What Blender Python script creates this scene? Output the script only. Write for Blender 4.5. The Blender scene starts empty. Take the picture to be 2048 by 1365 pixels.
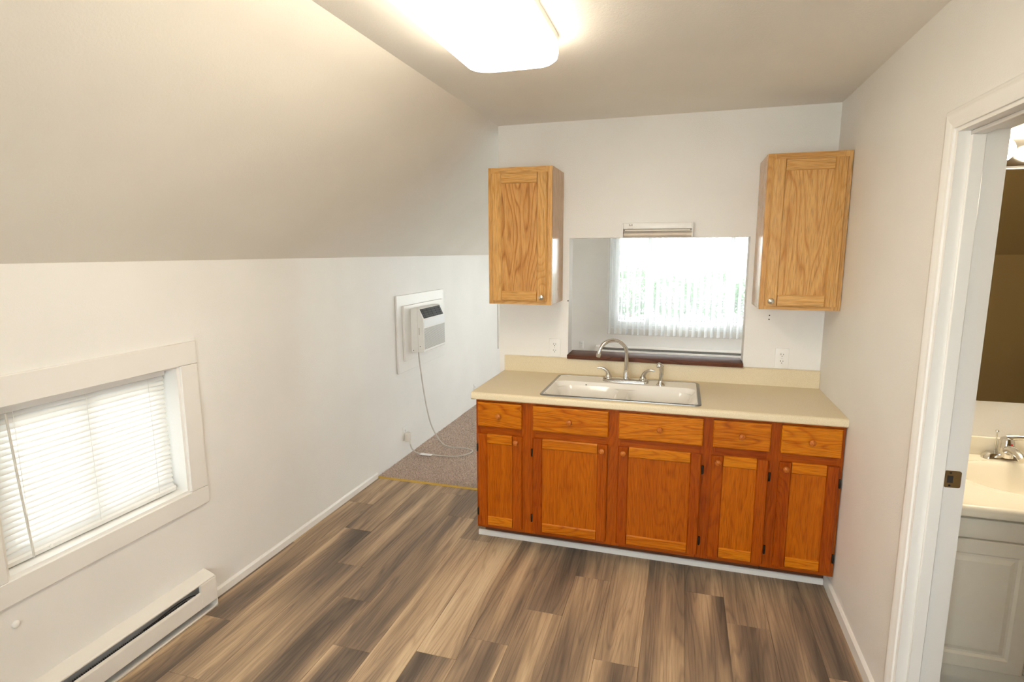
import bpy, bmesh, math, random
from mathutils import Vector, Matrix
random.seed(7)
scene = bpy.context.scene
COL = scene.collection
V = Vector

# ------------------------------------------------------------------ camera
YAW, PITCH, ROLL, FPX = 0.2924, -0.1572, -0.0027, 1128.28
cam_d = bpy.data.cameras.new('camera')
cam = bpy.data.objects.new('camera', cam_d)
COL.objects.link(cam)
cy_, sy_, cp_, sp_ = math.cos(YAW), math.sin(YAW), math.cos(PITCH), math.sin(PITCH)
fwd = V((-sy_*cp_, cy_*cp_, sp_)); rgt = V((cy_, sy_, 0)); upv = rgt.cross(fwd)
rgt, upv = rgt*math.cos(ROLL)+upv*math.sin(ROLL), upv*math.cos(ROLL)-rgt*math.sin(ROLL)
cm = Matrix((rgt, upv, -fwd)).transposed().to_4x4()
cm.translation = V((2.1415, -3.4899, 1.6833))
cam.matrix_world = cm
cam_d.sensor_width = 36.0
cam_d.lens = FPX*36.0/2048.0
cam_d.clip_start = 0.05
cam_d.clip_end = 400
scene.camera = cam

# ------------------------------------------------------------------ world, exposure
SKY = 14.5
FIXTURE = 13.0
world = bpy.data.worlds.new('overcast_sky'); scene.world = world
world.use_nodes = True
bg = world.node_tree.nodes['Background']
bg.inputs['Color'].default_value = (0.945, 0.975, 1.0, 1)
bg.inputs['Strength'].default_value = SKY
scene.view_settings.view_transform = 'Standard'
scene.view_settings.look = 'None'
scene.view_settings.gamma = 1.0
scene.view_settings.exposure = 0.0
scene.view_settings.use_curve_mapping = False

# ------------------------------------------------------------------ dimensions
W, H, K, XP = 2.907, 2.454, 1.648, 1.005      # right wall, ceiling, knee wall, slope top
PT = 0.12                                      # partition thickness
YR, YF = -4.7, 5.0                             # rear wall, far wall
XR = 4.9                                       # far side of living room and bathroom

# ------------------------------------------------------------------ node helpers
def srgb(r, g, b):
    def c(v):
        v /= 255.0
        return v/12.92 if v <= 0.04045 else ((v+0.055)/1.055)**2.4
    return (c(r), c(g), c(b), 1.0)

def new_mat(name):
    m = bpy.data.materials.new(name); m.use_nodes = True
    nt = m.node_tree
    return m, nt, nt.nodes['Principled BSDF']

def nd(nt, kind, **kw):
    n = nt.nodes.new(kind)
    for k, v in kw.items():
        if k in n.inputs: n.inputs[k].default_value = v
        else: setattr(n, k, v)
    return n

def ramp(nt, fac, stops):
    r = nt.nodes.new('ShaderNodeValToRGB')
    e = r.color_ramp.elements
    while len(e) < len(stops): e.new(0.5)
    for i, (p, c) in enumerate(stops):
        e[i].position = p; e[i].color = c
    nt.links.new(fac, r.inputs['Fac'])
    return r.outputs['Color']

def mixc(nt, fac, a, b, mode='MIX'):
    n = nt.nodes.new('ShaderNodeMix'); n.data_type = 'RGBA'; n.blend_type = mode
    for sock, v in ((n.inputs[0], fac), (n.inputs[6], a), (n.inputs[7], b)):
        if hasattr(v, 'is_linked'): nt.links.new(v, sock)
        else: sock.default_value = v
    return n.outputs[2]

def math_n(nt, op, a, b=None):
    n = nt.nodes.new('ShaderNodeMath'); n.operation = op
    for i, v in enumerate((a, b)):
        if v is None: continue
        if hasattr(v, 'is_linked'): nt.links.new(v, n.inputs[i])
        else: n.inputs[i].default_value = v
    return n.outputs[0]

def bump(nt, bsdf, height, strength, dist):
    b = nd(nt, 'ShaderNodeBump', Strength=strength, Distance=dist)
    nt.links.new(height, b.inputs['Height'])
    nt.links.new(b.outputs['Normal'], bsdf.inputs['Normal'])

def paint(name, rgb, rough=0.5, bump_s=0.25, scale=170, spec=0.4):
    m, nt, b = new_mat(name)
    tc = nt.nodes.new('ShaderNodeTexCoord')
    g = nt.nodes.new('ShaderNodeNewGeometry')
    n1 = nd(nt, 'ShaderNodeTexNoise', Scale=scale, Detail=3.0, Roughness=0.6)
    nt.links.new(g.outputs['Position'], n1.inputs['Vector'])
    n2 = nd(nt, 'ShaderNodeTexNoise', Scale=2.2, Detail=2.0)
    nt.links.new(g.outputs['Position'], n2.inputs['Vector'])
    c = srgb(*rgb)
    lo = tuple(v*0.955 for v in c[:3])+(1,)
    nt.links.new(ramp(nt, n2.outputs['Fac'], [(0.3, lo), (0.7, c)]), b.inputs['Base Color'])
    b.inputs['Roughness'].default_value = rough
    b.inputs['Specular IOR Level'].default_value = spec
    if bump_s: bump(nt, b, n1.outputs['Fac'], bump_s, 0.004)
    return m

def plain(name, rgb, rough=0.4, metal=0.0, spec=0.5, var=0.04, scale=30):
    m, nt, b = new_mat(name)
    g = nt.nodes.new('ShaderNodeTexCoord')
    n = nd(nt, 'ShaderNodeTexNoise', Scale=scale, Detail=2.0)
    nt.links.new(g.outputs['Object'], n.inputs['Vector'])
    c = srgb(*rgb); lo = tuple(v*(1-var*2) for v in c[:3])+(1,)
    nt.links.new(ramp(nt, n.outputs['Fac'], [(0.3, lo), (0.7, c)]), b.inputs['Base Color'])
    b.inputs['Roughness'].default_value = rough
    b.inputs['Metallic'].default_value = metal
    b.inputs['Specular IOR Level'].default_value = spec
    return m

def emit(name, rgb, strength):
    m, nt, b = new_mat(name)
    b.inputs['Base Color'].default_value = (0.8, 0.8, 0.8, 1)
    b.inputs['Emission Color'].default_value = (*rgb, 1)
    b.inputs['Emission Strength'].default_value = strength
    return m

def oak(name, dark, mid, light, axis, rough=0.32, freq=1.0, contrast=1.0):
    """wood whose grain runs along the given local axis, ring pattern with pores"""
    m, nt, b = new_mat(name)
    tc = nt.nodes.new('ShaderNodeTexCoord'); oi = nt.nodes.new('ShaderNodeObjectInfo')
    off = nt.nodes.new('ShaderNodeVectorMath'); off.operation = 'SCALE'
    off.inputs[0].default_value = (7.3, 11.7, 5.9)
    nt.links.new(oi.outputs['Random'], off.inputs['Scale'])
    add = nt.nodes.new('ShaderNodeVectorMath'); add.operation = 'ADD'
    nt.links.new(tc.outputs['Object'], add.inputs[0]); nt.links.new(off.outputs[0], add.inputs[1])
    def mapped(across, along):
        mp = nt.nodes.new('ShaderNodeMapping')
        s = [across]*3; s['XYZ'.index(axis)] = along
        mp.inputs['Scale'].default_value = s
        nt.links.new(add.outputs[0], mp.inputs['Vector'])
        return mp.outputs['Vector']
    nz = nd(nt, 'ShaderNodeTexNoise', Scale=1.0, Detail=2.0, Roughness=0.5)
    nt.links.new(mapped(6*freq, 0.75*freq), nz.inputs['Vector'])
    rings = math_n(nt, 'MULTIPLY', nz.outputs['Fac'], 30.0)
    rings = math_n(nt, 'FRACT', rings)
    ringc = ramp(nt, rings, [(0.0, (0.25,)*3+(1,)), (0.18, (0.75,)*3+(1,)), (0.75, (1,)*3+(1,)), (1.0, (0.25,)*3+(1,))])
    streak = nd(nt, 'ShaderNodeTexNoise', Scale=1.0, Detail=4.0, Roughness=0.65)
    nt.links.new(mapped(70, 3.0), streak.inputs['Vector'])
    pores = nd(nt, 'ShaderNodeTexNoise', Scale=1.0, Detail=2.0, Roughness=0.5)
    nt.links.new(mapped(420, 14.0), pores.inputs['Vector'])
    porec = ramp(nt, pores.outputs['Fac'], [(0.36, (0.35,)*3+(1,)), (0.50, (1,)*3+(1,))])
    f1 = math_n(nt, 'MULTIPLY', ringc, 0.55*contrast)
    f2 = math_n(nt, 'MULTIPLY', streak.outputs['Fac'], 0.75)
    fac = math_n(nt, 'ADD', f1, f2)
    fac = math_n(nt, 'SUBTRACT', fac, 0.05+0.42*(contrast-1))
    tone = math_n(nt, 'MULTIPLY', oi.outputs['Random'], 0.22)
    fac = math_n(nt, 'ADD', fac, math_n(nt, 'SUBTRACT', tone, 0.11))
    col = ramp(nt, fac, [(0.2, srgb(*dark)), (0.55, srgb(*mid)), (0.95, srgb(*light))])
    col = mixc(nt, 0.5, col, porec, 'MULTIPLY')
    nt.links.new(col, b.inputs['Base Color'])
    b.inputs['Roughness'].default_value = rough
    b.inputs['Specular IOR Level'].default_value = 0.25
    bump(nt, b, porec, 0.12, 0.001)
    return m

def plank_mat():
    m, nt, b = new_mat('vinyl_plank')
    tc = nt.nodes.new('ShaderNodeTexCoord'); oi = nt.nodes.new('ShaderNodeObjectInfo')
    off = nt.nodes.new('ShaderNodeVectorMath'); off.operation = 'SCALE'
    off.inputs[0].default_value = (17.3, 31.7, 0)
    nt.links.new(oi.outputs['Random'], off.inputs['Scale'])
    add = nt.nodes.new('ShaderNodeVectorMath'); add.operation = 'ADD'
    nt.links.new(tc.outputs['Object'], add.inputs[0]); nt.links.new(off.outputs[0], add.inputs[1])
    def mapped(ax, ay):
        mp = nt.nodes.new('ShaderNodeMapping'); mp.inputs['Scale'].default_value = (ax, ay, 1)
        nt.links.new(add.outputs[0], mp.inputs['Vector']); return mp.outputs['Vector']
    def noise(ax, ay, det=3.0, rough=0.5, dist=0.0):
        n = nd(nt, 'ShaderNodeTexNoise', Scale=1.0, Detail=det, Roughness=rough, Distortion=dist)
        nt.links.new(mapped(ax, ay), n.inputs['Vector']); return n.outputs['Fac']
    broad = noise(7, 0.55, 2.0)
    fine = noise(60, 2.2, 4.0, 0.65)
    hair = noise(260, 6, 3.0, 0.6)
    ringn = noise(9, 0.55, 1.5, 0.5, 0.15)
    rings = math_n(nt, 'FRACT', math_n(nt, 'MULTIPLY', ringn, 15.0))
    ringc = ramp(nt, rings, [(0.0, (0, 0, 0, 1)), (0.25, (1, 1, 1, 1)), (0.8, (1, 1, 1, 1)), (1.0, (0, 0, 0, 1))])
    tone = math_n(nt, 'MULTIPLY', math_n(nt, 'SUBTRACT', oi.outputs['Random'], 0.5), 0.16)
    fac = math_n(nt, 'MULTIPLY', math_n(nt, 'SUBTRACT', broad, 0.5), 1.9)
    fac = math_n(nt, 'ADD', fac, math_n(nt, 'MULTIPLY', math_n(nt, 'SUBTRACT', fine, 0.5), 0.5))
    fac = math_n(nt, 'ADD', fac, math_n(nt, 'MULTIPLY', math_n(nt, 'SUBTRACT', ringc, 0.8), 0.13))
    fac = math_n(nt, 'ADD', math_n(nt, 'ADD', fac, tone), 0.5)
    col = ramp(nt, fac, [(0.05, srgb(94, 82, 72)), (0.32, srgb(127, 109, 93)), (0.52, srgb(160, 136, 111)), (0.72, srgb(194, 166, 134)), (0.95, srgb(220, 196, 162))])
    hc = ramp(nt, hair, [(0.32, (0.62,)*3+(1,)), (0.5, (1,)*3+(1,))])
    col = mixc(nt, 0.5, col, hc, 'MULTIPLY')
    crack = ramp(nt, noise(34, 1.0, 4.0, 0.7, 0.6), [(0.25, (0.42, 0.37, 0.33, 1)), (0.33, (1,)*3+(1,))])
    col = mixc(nt, 0.8, col, crack, 'MULTIPLY')
    nt.links.new(col, b.inputs['Base Color'])
    b.inputs['Roughness'].default_value = 0.5
    b.inputs['Specular IOR Level'].default_value = 0.35
    bump(nt, b, hc, 0.08, 0.001)
    return m

M = {}
M['wall'] = paint('warm_white_wall_paint', (242, 239, 234), 0.5, 0.28)
M['ceil'] = paint('warm_white_ceiling_paint', (247, 243, 236), 0.6, 0.22, 120)
M['slope'] = paint('warm_white_slope_paint', (244, 239, 230), 0.42, 0.30, 130)
M['trim'] = paint('white_gloss_trim_paint', (243, 240, 235), 0.32, 0.05, 60)
M['casing'] = paint('cream_casing_paint', (241, 237, 231), 0.4, 0.06, 60)
M['brownwall'] = paint('brown_bath_paint', (144, 118, 74), 0.6, 0.2)
M['plank'] = plank_mat()
OAKD = dict(dark=(120, 48, 1), mid=(166, 78, 2), light=(192, 102, 6))
OAKF = dict(dark=(104, 36, 1), mid=(148, 60, 2), light=(176, 84, 6))
OAKR = dict(dark=(130, 58, 2), mid=(184, 96, 6), light=(208, 124, 16))
M['bd_v'] = oak('stained_oak_upright', axis='Z', freq=1.0, contrast=0.55, **OAKF)
M['bd_fh'] = oak('stained_oak_frame_across', axis='X', contrast=0.55, **OAKF)
M['bd_h'] = oak('stained_oak_across', axis='X', freq=1.0, contrast=0.8, **OAKR)
M['bd_p'] = oak('stained_oak_panel', axis='Z', freq=0.8, contrast=0.5, **OAKD)
M['bd_dr'] = oak('stained_oak_drawer', axis='X', freq=0.9, **OAKR)
M['knobw'] = oak('stained_knob_wood', (138, 66, 16), (178, 94, 30), (200, 118, 48), 'Y', 0.28)
OAKU = dict(dark=(158, 102, 46), mid=(202, 148, 80), light=(222, 174, 110))
M['up_v'] = oak('honey_oak_upright', axis='Z', contrast=0.6, **OAKU)
M['up_h'] = oak('honey_oak_across', axis='X', contrast=0.6, **OAKU)
M['up_p'] = oak('honey_oak_panel', (142, 86, 38), (192, 134, 70), (218, 168, 102), 'Z', 0.4, 0.75, 1.0)
M['up_side'] = oak('honey_oak_side_veneer', (160, 108, 62), (192, 142, 90), (208, 164, 114), 'Z', 0.16)
M['sillwood'] = oak('dark_walnut_sill', (44, 22, 14), (72, 38, 24), (104, 62, 44), 'X', 0.52)
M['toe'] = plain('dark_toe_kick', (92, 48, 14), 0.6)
M['counter'] = None
M['steel'] = plain('brushed_steel_rim', (150, 150, 148), 0.3, 1.0)
M['chrome'] = plain('chrome', (214, 211, 205), 0.12, 1.0, var=0.0)
M['nickel'] = plain('satin_nickel', (206, 202, 192), 0.28, 1.0)
M['enamel'] = plain('white_enamel', (244, 240, 233), 0.12, 0.0, 0.6, 0.01)
M['hinge'] = plain('black_hinge', (38, 34, 28), 0.45, 0.6)
M['plastic'] = plain('white_plastic', (242, 240, 236), 0.35, 0, 0.5, 0.01)
M['almond'] = plain('ivory_plastic', (234, 226, 214), 0.35, 0, 0.5, 0.01)
M['louver'] = plain('dark_grey_louver', (58, 58, 62), 0.4)
M['slot'] = plain('dark_slot', (48, 42, 38), 0.7)
M['black'] = plain('black_plastic', (20, 20, 23), 0.4)
M['greyfoam'] = plain('grey_vent_face', (96, 92, 86), 0.6)
M['cordmat'] = plain('grey_white_cord', (214, 208, 198), 0.45)
M['heater'] = plain('heater_enamel', (238, 232, 224), 0.3, 0, 0.5, 0.01)
M['heatin'] = plain('heater_inside_grey', (206, 204, 200), 0.5, 0.0)
M['fin'] = plain('aluminium_fin', (104, 100, 100), 0.45, 0.7)
M['gold'] = plain('brass_strip', (214, 176, 84), 0.35, 0.35)
M['vinylframe'] = plain('white_vinyl_frame', (240, 241, 242), 0.35, 0, 0.5, 0.01)
M['beige'] = plain('beige_roller', (228, 214, 198), 0.5)
M['brassplate'] = plain('aged_brass_plate', (150, 122, 84), 0.4, 0.7)
M['vanity'] = plain('cream_thermofoil', (243, 236, 220), 0.35, 0, 0.5, 0.01)
M['marble'] = plain('cultured_marble_cream', (244, 236, 218), 0.15, 0, 0.5, 0.02, 6)
M['basin'] = plain('cultured_marble_basin', (226, 214, 190), 0.15, 0, 0.5, 0.02, 6)
M['particle'] = plain('raw_particle_board', (120, 74, 44), 0.9, 0, 0.2, 0.2, 300)
M['red'] = plain('red_dot', (200, 30, 40), 0.4)
M['substrate'] = plain('floor_underlay', (70, 58, 48), 0.9)
M['grey_trim'] = plain('grey_print', (186, 178, 170), 0.6)

def counter_mat():
    m, nt, b = new_mat('beige_laminate')
    tc = nt.nodes.new('ShaderNodeNewGeometry')
    n = nd(nt, 'ShaderNodeTexNoise', Scale=420.0, Detail=2.0)
    nt.links.new(tc.outputs['Position'], n.inputs['Vector'])
    nt.links.new(ramp(nt, n.outputs['Fac'], [(0.35, srgb(216, 198, 164)), (0.65, srgb(234, 219, 188))]), b.inputs['Base Color'])
    b.inputs['Roughness'].default_value = 0.38
    return m
M['counter'] = counter_mat()

def glass_mat():
    m, nt, b = new_mat('window_glass')
    nt.nodes.remove(b)
    out = nt.nodes['Material Output']
    tr = nd(nt, 'ShaderNodeBsdfTransparent', Color=(0.96, 0.98, 0.97, 1))
    gl = nd(nt, 'ShaderNodeBsdfGlossy', Roughness=0.02)
    fr = nd(nt, 'ShaderNodeFresnel', IOR=1.45)
    mx = nt.nodes.new('ShaderNodeMixShader')
    nt.links.new(fr.outputs[0], mx.inputs[0]); nt.links.new(tr.outputs[0], mx.inputs[1]); nt.links.new(gl.outputs[0], mx.inputs[2])
    nt.links.new(mx.outputs[0], out.inputs['Surface'])
    return m
M['glass'] = glass_mat()

def sheer_mat(name, rgb, see_through, translucent):
    m, nt, b = new_mat(name)
    nt.nodes.remove(b)
    out = nt.nodes['Material Output']
    df = nd(nt, 'ShaderNodeBsdfDiffuse', Color=srgb(*rgb))
    tl = nd(nt, 'ShaderNodeBsdfTranslucent', Color=srgb(*rgb))
    m1 = nd(nt, 'ShaderNodeMixShader', Fac=translucent)
    nt.links.new(df.outputs[0], m1.inputs[1]); nt.links.new(tl.outputs[0], m1.inputs[2])
    tr = nt.nodes.new('ShaderNodeBsdfTransparent')
    m2 = nd(nt, 'ShaderNodeMixShader', Fac=see_through)
    nt.links.new(m1.outputs[0], m2.inputs[1]); nt.links.new(tr.outputs[0], m2.inputs[2])
    nt.links.new(m2.outputs[0], out.inputs['Surface'])
    return m
M['sheer'] = sheer_mat('sheer_white_fabric', (246, 248, 248), 0.80, 0.6)
M['vane'] = sheer_mat('white_vane_fabric', (246, 248, 248), 0.50, 0.5)
M['slat'] = sheer_mat('white_vinyl_slat', (246, 246, 244), 0.0, 0.16)

def mirror_mat():
    m, nt, b = new_mat('mirror_glass')
    b.inputs['Base Color'].default_value = (0.86, 0.87, 0.85, 1)
    b.inputs['Metallic'].default_value = 1.0; b.inputs['Roughness'].default_value = 0.02
    return m
M['mirror'] = mirror_mat()
M['lens'] = emit('lit_acrylic_diffuser', (1.0, 0.89, 0.70), FIXTURE)
M['bulb'] = emit('lit_globe_bulb', (1.0, 0.88, 0.68), 75.0)

def carpet_mat():
    m, nt, b = new_mat('mauve_brown_carpet')
    g = nt.nodes.new('ShaderNodeNewGeometry')
    n = nd(nt, 'ShaderNodeTexNoise', Scale=95.0, Detail=3.0, Roughness=0.7)
    nt.links.new(g.outputs['Position'], n.inputs['Vector'])
    nt.links.new(ramp(nt, n.outputs['Fac'], [(0.32, srgb(166, 144, 132)), (0.5, srgb(210, 190, 176)), (0.68, srgb(236, 220, 206))]), b.inputs['Base Color'])
    b.inputs['Roughness'].default_value = 0.95
    b.inputs['Specular IOR Level'].default_value = 0.1
    bump(nt, b, n.outputs['Fac'], 0.6, 0.01)
    return m
M['carpet'] = carpet_mat()

def mesh_grille_mat():
    m, nt, b = new_mat('perforated_grille')
    tc = nt.nodes.new('ShaderNodeTexCoord')
    mp = nt.nodes.new('ShaderNodeMapping'); mp.inputs['Scale'].default_value = (110, 110, 110)
    nt.links.new(tc.outputs['Object'], mp.inputs['Vector'])
    v = nd(nt, 'ShaderNodeTexVoronoi', Scale=1.0, Randomness=0.0)
    nt.links.new(mp.outputs[0], v.inputs['Vector'])
    nt.links.new(ramp(nt, v.outputs['Distance'], [(0.25, srgb(120, 118, 114)), (0.45, srgb(214, 212, 206))]), b.inputs['Base Color'])
    b.inputs['Roughness'].default_value = 0.45
    return m
M['grille'] = mesh_grille_mat()

# ------------------------------------------------------------------ mesh helpers
def box(bm, x0, x1, y0, y1, z0, z1, bev=0.0, seg=2):
    x0, x1 = min(x0, x1), max(x0, x1); y0, y1 = min(y0, y1), max(y0, y1); z0, z1 = min(z0, z1), max(z0, z1)
    r = bmesh.ops.create_cube(bm, size=1.0)
    vs = r['verts']
    for v in vs:
        v.co = V(((x0+x1)/2+v.co.x*(x1-x0), (y0+y1)/2+v.co.y*(y1-y0), (z0+z1)/2+v.co.z*(z1-z0)))
    if bev > 0:
        es = list({e for v in vs for e in v.link_edges})
        bmesh.ops.bevel(bm, geom=es, offset=bev, segments=seg, profile=0.5, affect='EDGES')
    return bm

def B(*a, **k):
    return box(bmesh.new(), *a, **k)

def tube(bm, pts, rad, n=10, caps=True):
    """round tube through points; rad a number or a list"""
    pts = [V(p) for p in pts]
    rs = rad if isinstance(rad, (list, tuple)) else [rad]*len(pts)
    rings = []
    prev = None
    for i, p in enumerate(pts):
        t = (pts[min(i+1, len(pts)-1)]-pts[max(i-1, 0)]).normalized()
        if prev is None:
            a = V((0, 0, 1)) if abs(t.z) < 0.9 else V((1, 0, 0))
            nrm = (a-t*a.dot(t)).normalized()
        else:
            nrm = (prev-t*prev.dot(t)).normalized()
        prev = nrm
        bi = t.cross(nrm)
        rings.append([bm.verts.new(p+(nrm*math.cos(2*math.pi*k/n)+bi*math.sin(2*math.pi*k/n))*rs[i]) for k in range(n)])
    for a, b in zip(rings, rings[1:]):
        for k in range(n):
            bm.faces.new((a[k], a[(k+1) % n], b[(k+1) % n], b[k]))
    if caps:
        bm.faces.new(rings[0][::-1]); bm.faces.new(rings[-1])
    return bm

def T(pts, rad, n=10):
    return tube(bmesh.new(), pts, rad, n)

def smooth_path(pts, sub=6):
    pts = [V(p) for p in pts]; out = []
    for i in range(len(pts)-1):
        p0 = pts[max(i-1, 0)]; p1 = pts[i]; p2 = pts[i+1]; p3 = pts[min(i+2, len(pts)-1)]
        for k in range(sub):
            t = k/sub
            out.append(0.5*((2*p1)+(p2-p0)*t+(2*p0-5*p1+4*p2-p3)*t*t+(3*p1-p0-3*p2+p3)*t*t*t))
    out.append(pts[-1]); return out

def lathe(bm, prof, c, axis='Z', n=20):
    """prof: list of (radius, along)"""
    c = V(c); rings = []
    for r, h in prof:
        ring = []
        for k in range(n):
            a = 2*math.pi*k/n; u, w = r*math.cos(a), r*math.sin(a)
            d = {'Z': V((u, w, h)), 'Y': V((u, h, w)), 'X': V((h, u, w))}[axis]
            ring.append(bm.verts.new(c+d))
        rings.append(ring)
    for a, b in zip(rings, rings[1:]):
        for k in range(n):
            bm.faces.new((a[k], a[(k+1) % n], b[(k+1) % n], b[k]))
    bm.faces.new(rings[0][::-1]); bm.faces.new(rings[-1])
    return bm

def LA(prof, c, axis='Z', n=20):
    return lathe(bmesh.new(), prof, c, axis, n)

def prism(bm, poly, axis, a0, a1):
    """extrude a closed 2D polygon along axis. axis X: poly=(y,z); Y: (x,z); Z: (x,y)"""
    def P(p, a):
        return {'X': (a, p[0], p[1]), 'Y': (p[0], a, p[1]), 'Z': (p[0], p[1], a)}[axis]
    va = [bm.verts.new(P(p, a0)) for p in poly]; vb = [bm.verts.new(P(p, a1)) for p in poly]
    n = len(poly)
    for i in range(n):
        bm.faces.new((va[i], va[(i+1) % n], vb[(i+1) % n], vb[i]))
    bm.faces.new(va[::-1]); bm.faces.new(vb)
    return bm

def PR(poly, axis, a0, a1):
    return prism(bmesh.new(), poly, axis, a0, a1)

def rrect(x0, x1, y0, y1, r, n=8):
    out = []
    for cx, cy, a0 in ((x1-r, y1-r, 0), (x0+r, y1-r, 90), (x0+r, y0+r, 180), (x1-r, y0+r, 270)):
        for k in range(n+1):
            a = math.radians(a0+90*k/n)
            out.append((cx+r*math.cos(a), cy+r*math.sin(a)))
    return out

def loft(bm, loops, cap_a=True, cap_b=True):
    rings = [[bm.verts.new(p) for p in L] for L in loops]
    n = len(rings[0])
    for a, b in zip(rings, rings[1:]):
        for k in range(n):
            bm.faces.new((a[k], a[(k+1) % n], b[(k+1) % n], b[k]))
    if cap_a: bm.faces.new(rings[0][::-1])
    if cap_b: bm.faces.new(rings[-1])
    return bm

WP = {}   # world position of each object's origin
def finish(bm, smooth):
    bmesh.ops.recalc_face_normals(bm, faces=bm.faces[:])
    if smooth:
        lim = math.radians(38)
        for f in bm.faces: f.smooth = True
        for e in bm.edges:
            if len(e.link_faces) == 2 and e.calc_face_angle(0) > lim: e.smooth = False

def mk(name, bm, mat, parent=None, smooth=True, label=None):
    finish(bm, smooth)
    co = [v.co for v in bm.verts]
    lo = V([min(c[i] for c in co) for i in range(3)]); hi = V([max(c[i] for c in co) for i in range(3)])
    c = (lo+hi)/2
    bmesh.ops.translate(bm, verts=bm.verts[:], vec=-c)
    me = bpy.data.meshes.new(name); bm.to_mesh(me); bm.free()
    me.materials.append(M[mat] if isinstance(mat, str) else mat)
    o = bpy.data.objects.new(name, me); COL.objects.link(o)
    place(o, c, parent)
    if label: o['label'] = label
    return o

def place(o, wpos, parent):
    WP[o.name] = V(wpos)
    if parent is not None:
        o.parent = parent; o.location = V(wpos)-WP[parent.name]
    else:
        o.location = wpos

def dup(o, wpos, parent):
    c = o.copy(); COL.objects.link(c); place(c, wpos, parent); return c

def thing(name, loc, label, cat, group=None):
    o = bpy.data.objects.new(name, None); COL.objects.link(o)
    o.empty_display_size = 0.05
    place(o, loc, None)
    return tag(o, label, cat, group)

def tag(o, label, cat, group=None):
    o['label'] = label; o['category'] = cat
    if group: o['group'] = group
    return o

def struct(o, label=None):
    o['kind'] = 'structure'
    if label: o['label'] = label
    return o

# ================================================================== SETTING
# ---- kitchen floor: planks over an underlay
fl = struct(mk('floor', B(-0.1, 3.03, YR-0.05, 0.092, -0.06, -0.009), 'substrate', smooth=False), 'grey brown wood-look plank floor of the kitchen')
PW, X0, PL = 0.183, 0.023, 1.265
JOINT = {0: -1.59, 1: -0.66, 2: -1.02, 3: -1.285, 4: -0.33, 5: -0.58, 6: -1.53, 7: -0.12, 8: -1.12, 9: -0.776, 10: -1.36, 11: -0.50, 12: -0.755, 13: -0.955, 14: -1.62, 15: -1.2}
for c in range(-1, 16):
    x0 = max(X0+c*PW, 0.0); x1 = min(X0+(c+1)*PW, W)
    if x1-x0 < 0.02: x0 = x0
    j = JOINT.get(c, -0.9)
    while j < 0.09: j += PL
    y1 = 0.09
    y0 = j-PL
    while y1 > YR:
        ya = max(y0, YR)
        if y1-ya > 0.01:
            mk('floor_plank', B(x0+0.0004, x1-0.0004, ya+0.0004, y1-0.0004, -0.009, random.uniform(-0.0003, 0.0), bev=0.0008, seg=1), 'plank', fl, smooth=False)
        y1 = y0; y0 -= PL
# ---- living room carpet
cf = struct(mk('floor_carpet', B(-0.1, XR+0.1, 0.105, YF+0.1, -0.06, 0.004), 'carpet', smooth=False), 'mauve brown cut pile carpet beyond the kitchen')
bm = bmesh.new()
rnd = random.Random(3)
for i in range(42000):
    x = rnd.uniform(0.004, 1.25); y = 0.108+(rnd.random()**1.5)*3.4
    h = rnd.uniform(0.006, 0.013); a = rnd.uniform(0, 6.28); w = rnd.uniform(0.0025, 0.005)
    tx, ty = x+rnd.uniform(-.005, .005), max(y+rnd.uniform(-.005, .005), 0.106)
    tx = max(tx, 0.002)
    p = [bm.verts.new((max(x+w*math.cos(a+k*2.094), 0.001), y+w*math.sin(a+k*2.094), 0.003)) for k in range(3)]
    t = bm.verts.new((tx, ty, 0.004+h))
    for k in range(3): bm.faces.new((p[k], p[(k+1) % 3], t))
cp = mk('carpet_pile', bm, 'carpet', cf, smooth=False); cp['kind'] = 'stuff'
struct(mk('trim_1', PR([(0.0, 0.0), (0.086, 0.0), (0.089, 0.006), (0.095, 0.0085), (0.104, 0.0085), (0.108, 0.005), (0.108, -0.02), (0.086, -0.02)][1:], 'X', 0.0, 1.064), 'gold'), 'thin brass-coloured metal edge strip between plank floor and carpet')

# ---- left wall with two low windows
WZ0, WZ1 = 0.588, 1.187
WIN = [(-2.305, -1.555), (3.10, 3.85)]
bm = bmesh.new()
TH = 0.14
box(bm, -TH, 0, YR-0.1, YF+0.1, -0.06, WZ0); box(bm, -TH, 0, YR-0.1, YF+0.1, WZ1, K+0.06)
ys = [YR-0.1]+[v for w in WIN for v in w]+[YF+0.1]
for i in range(0, len(ys), 2): box(bm, -TH, 0, ys[i], ys[i+1], WZ0, WZ1)
wl = struct(mk('wall_left', bm, 'wall', smooth=False))
# sloped ceiling and flat ceiling
sl = (XP-0)/(H-K)
bm = PR([(0, K), (XP, H), (XP-0.06, H+0.08), (-0.12, K+0.02)], 'Y', YR-0.1, YF+0.1)
struct(mk('ceiling_slope', bm, 'slope', smooth=False))
bm = B(XP-0.02, W+0.02, YR-0.1, 0.02, H, H+0.08); box(bm, XP-0.02, XR+0.1, 0.02, YF+0.1, H, H+0.08)
struct(mk('ceiling', bm, 'ceil', smooth=False))
# ---- partition with pass-through
OX0, OX1, OZ0, OZ1 = 1.463, 2.5, 1.012, 1.764
bm = bmesh.new()
box(bm, XP, OX0, 0, PT, 0.0, H); box(bm, OX1, W+0.02, 0, PT, 0.0, H)
box(bm, OX0, OX1, 0, PT, 0.0, OZ0); box(bm, OX0, OX1, 0, PT, OZ1, H)
wp = struct(mk('wall_partition', bm, 'wall', smooth=False))
for (x, z, r) in ((2.626, 1.32, 0.0035), (2.625, 1.297, 0.0035), (1.459, 1.377, 0.004)):
    mk('screw_hole', LA([(r, 0), (r*0.8, -0.0012)], (x, 0.0, z), 'Y', 10), 'slot', wp)
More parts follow.
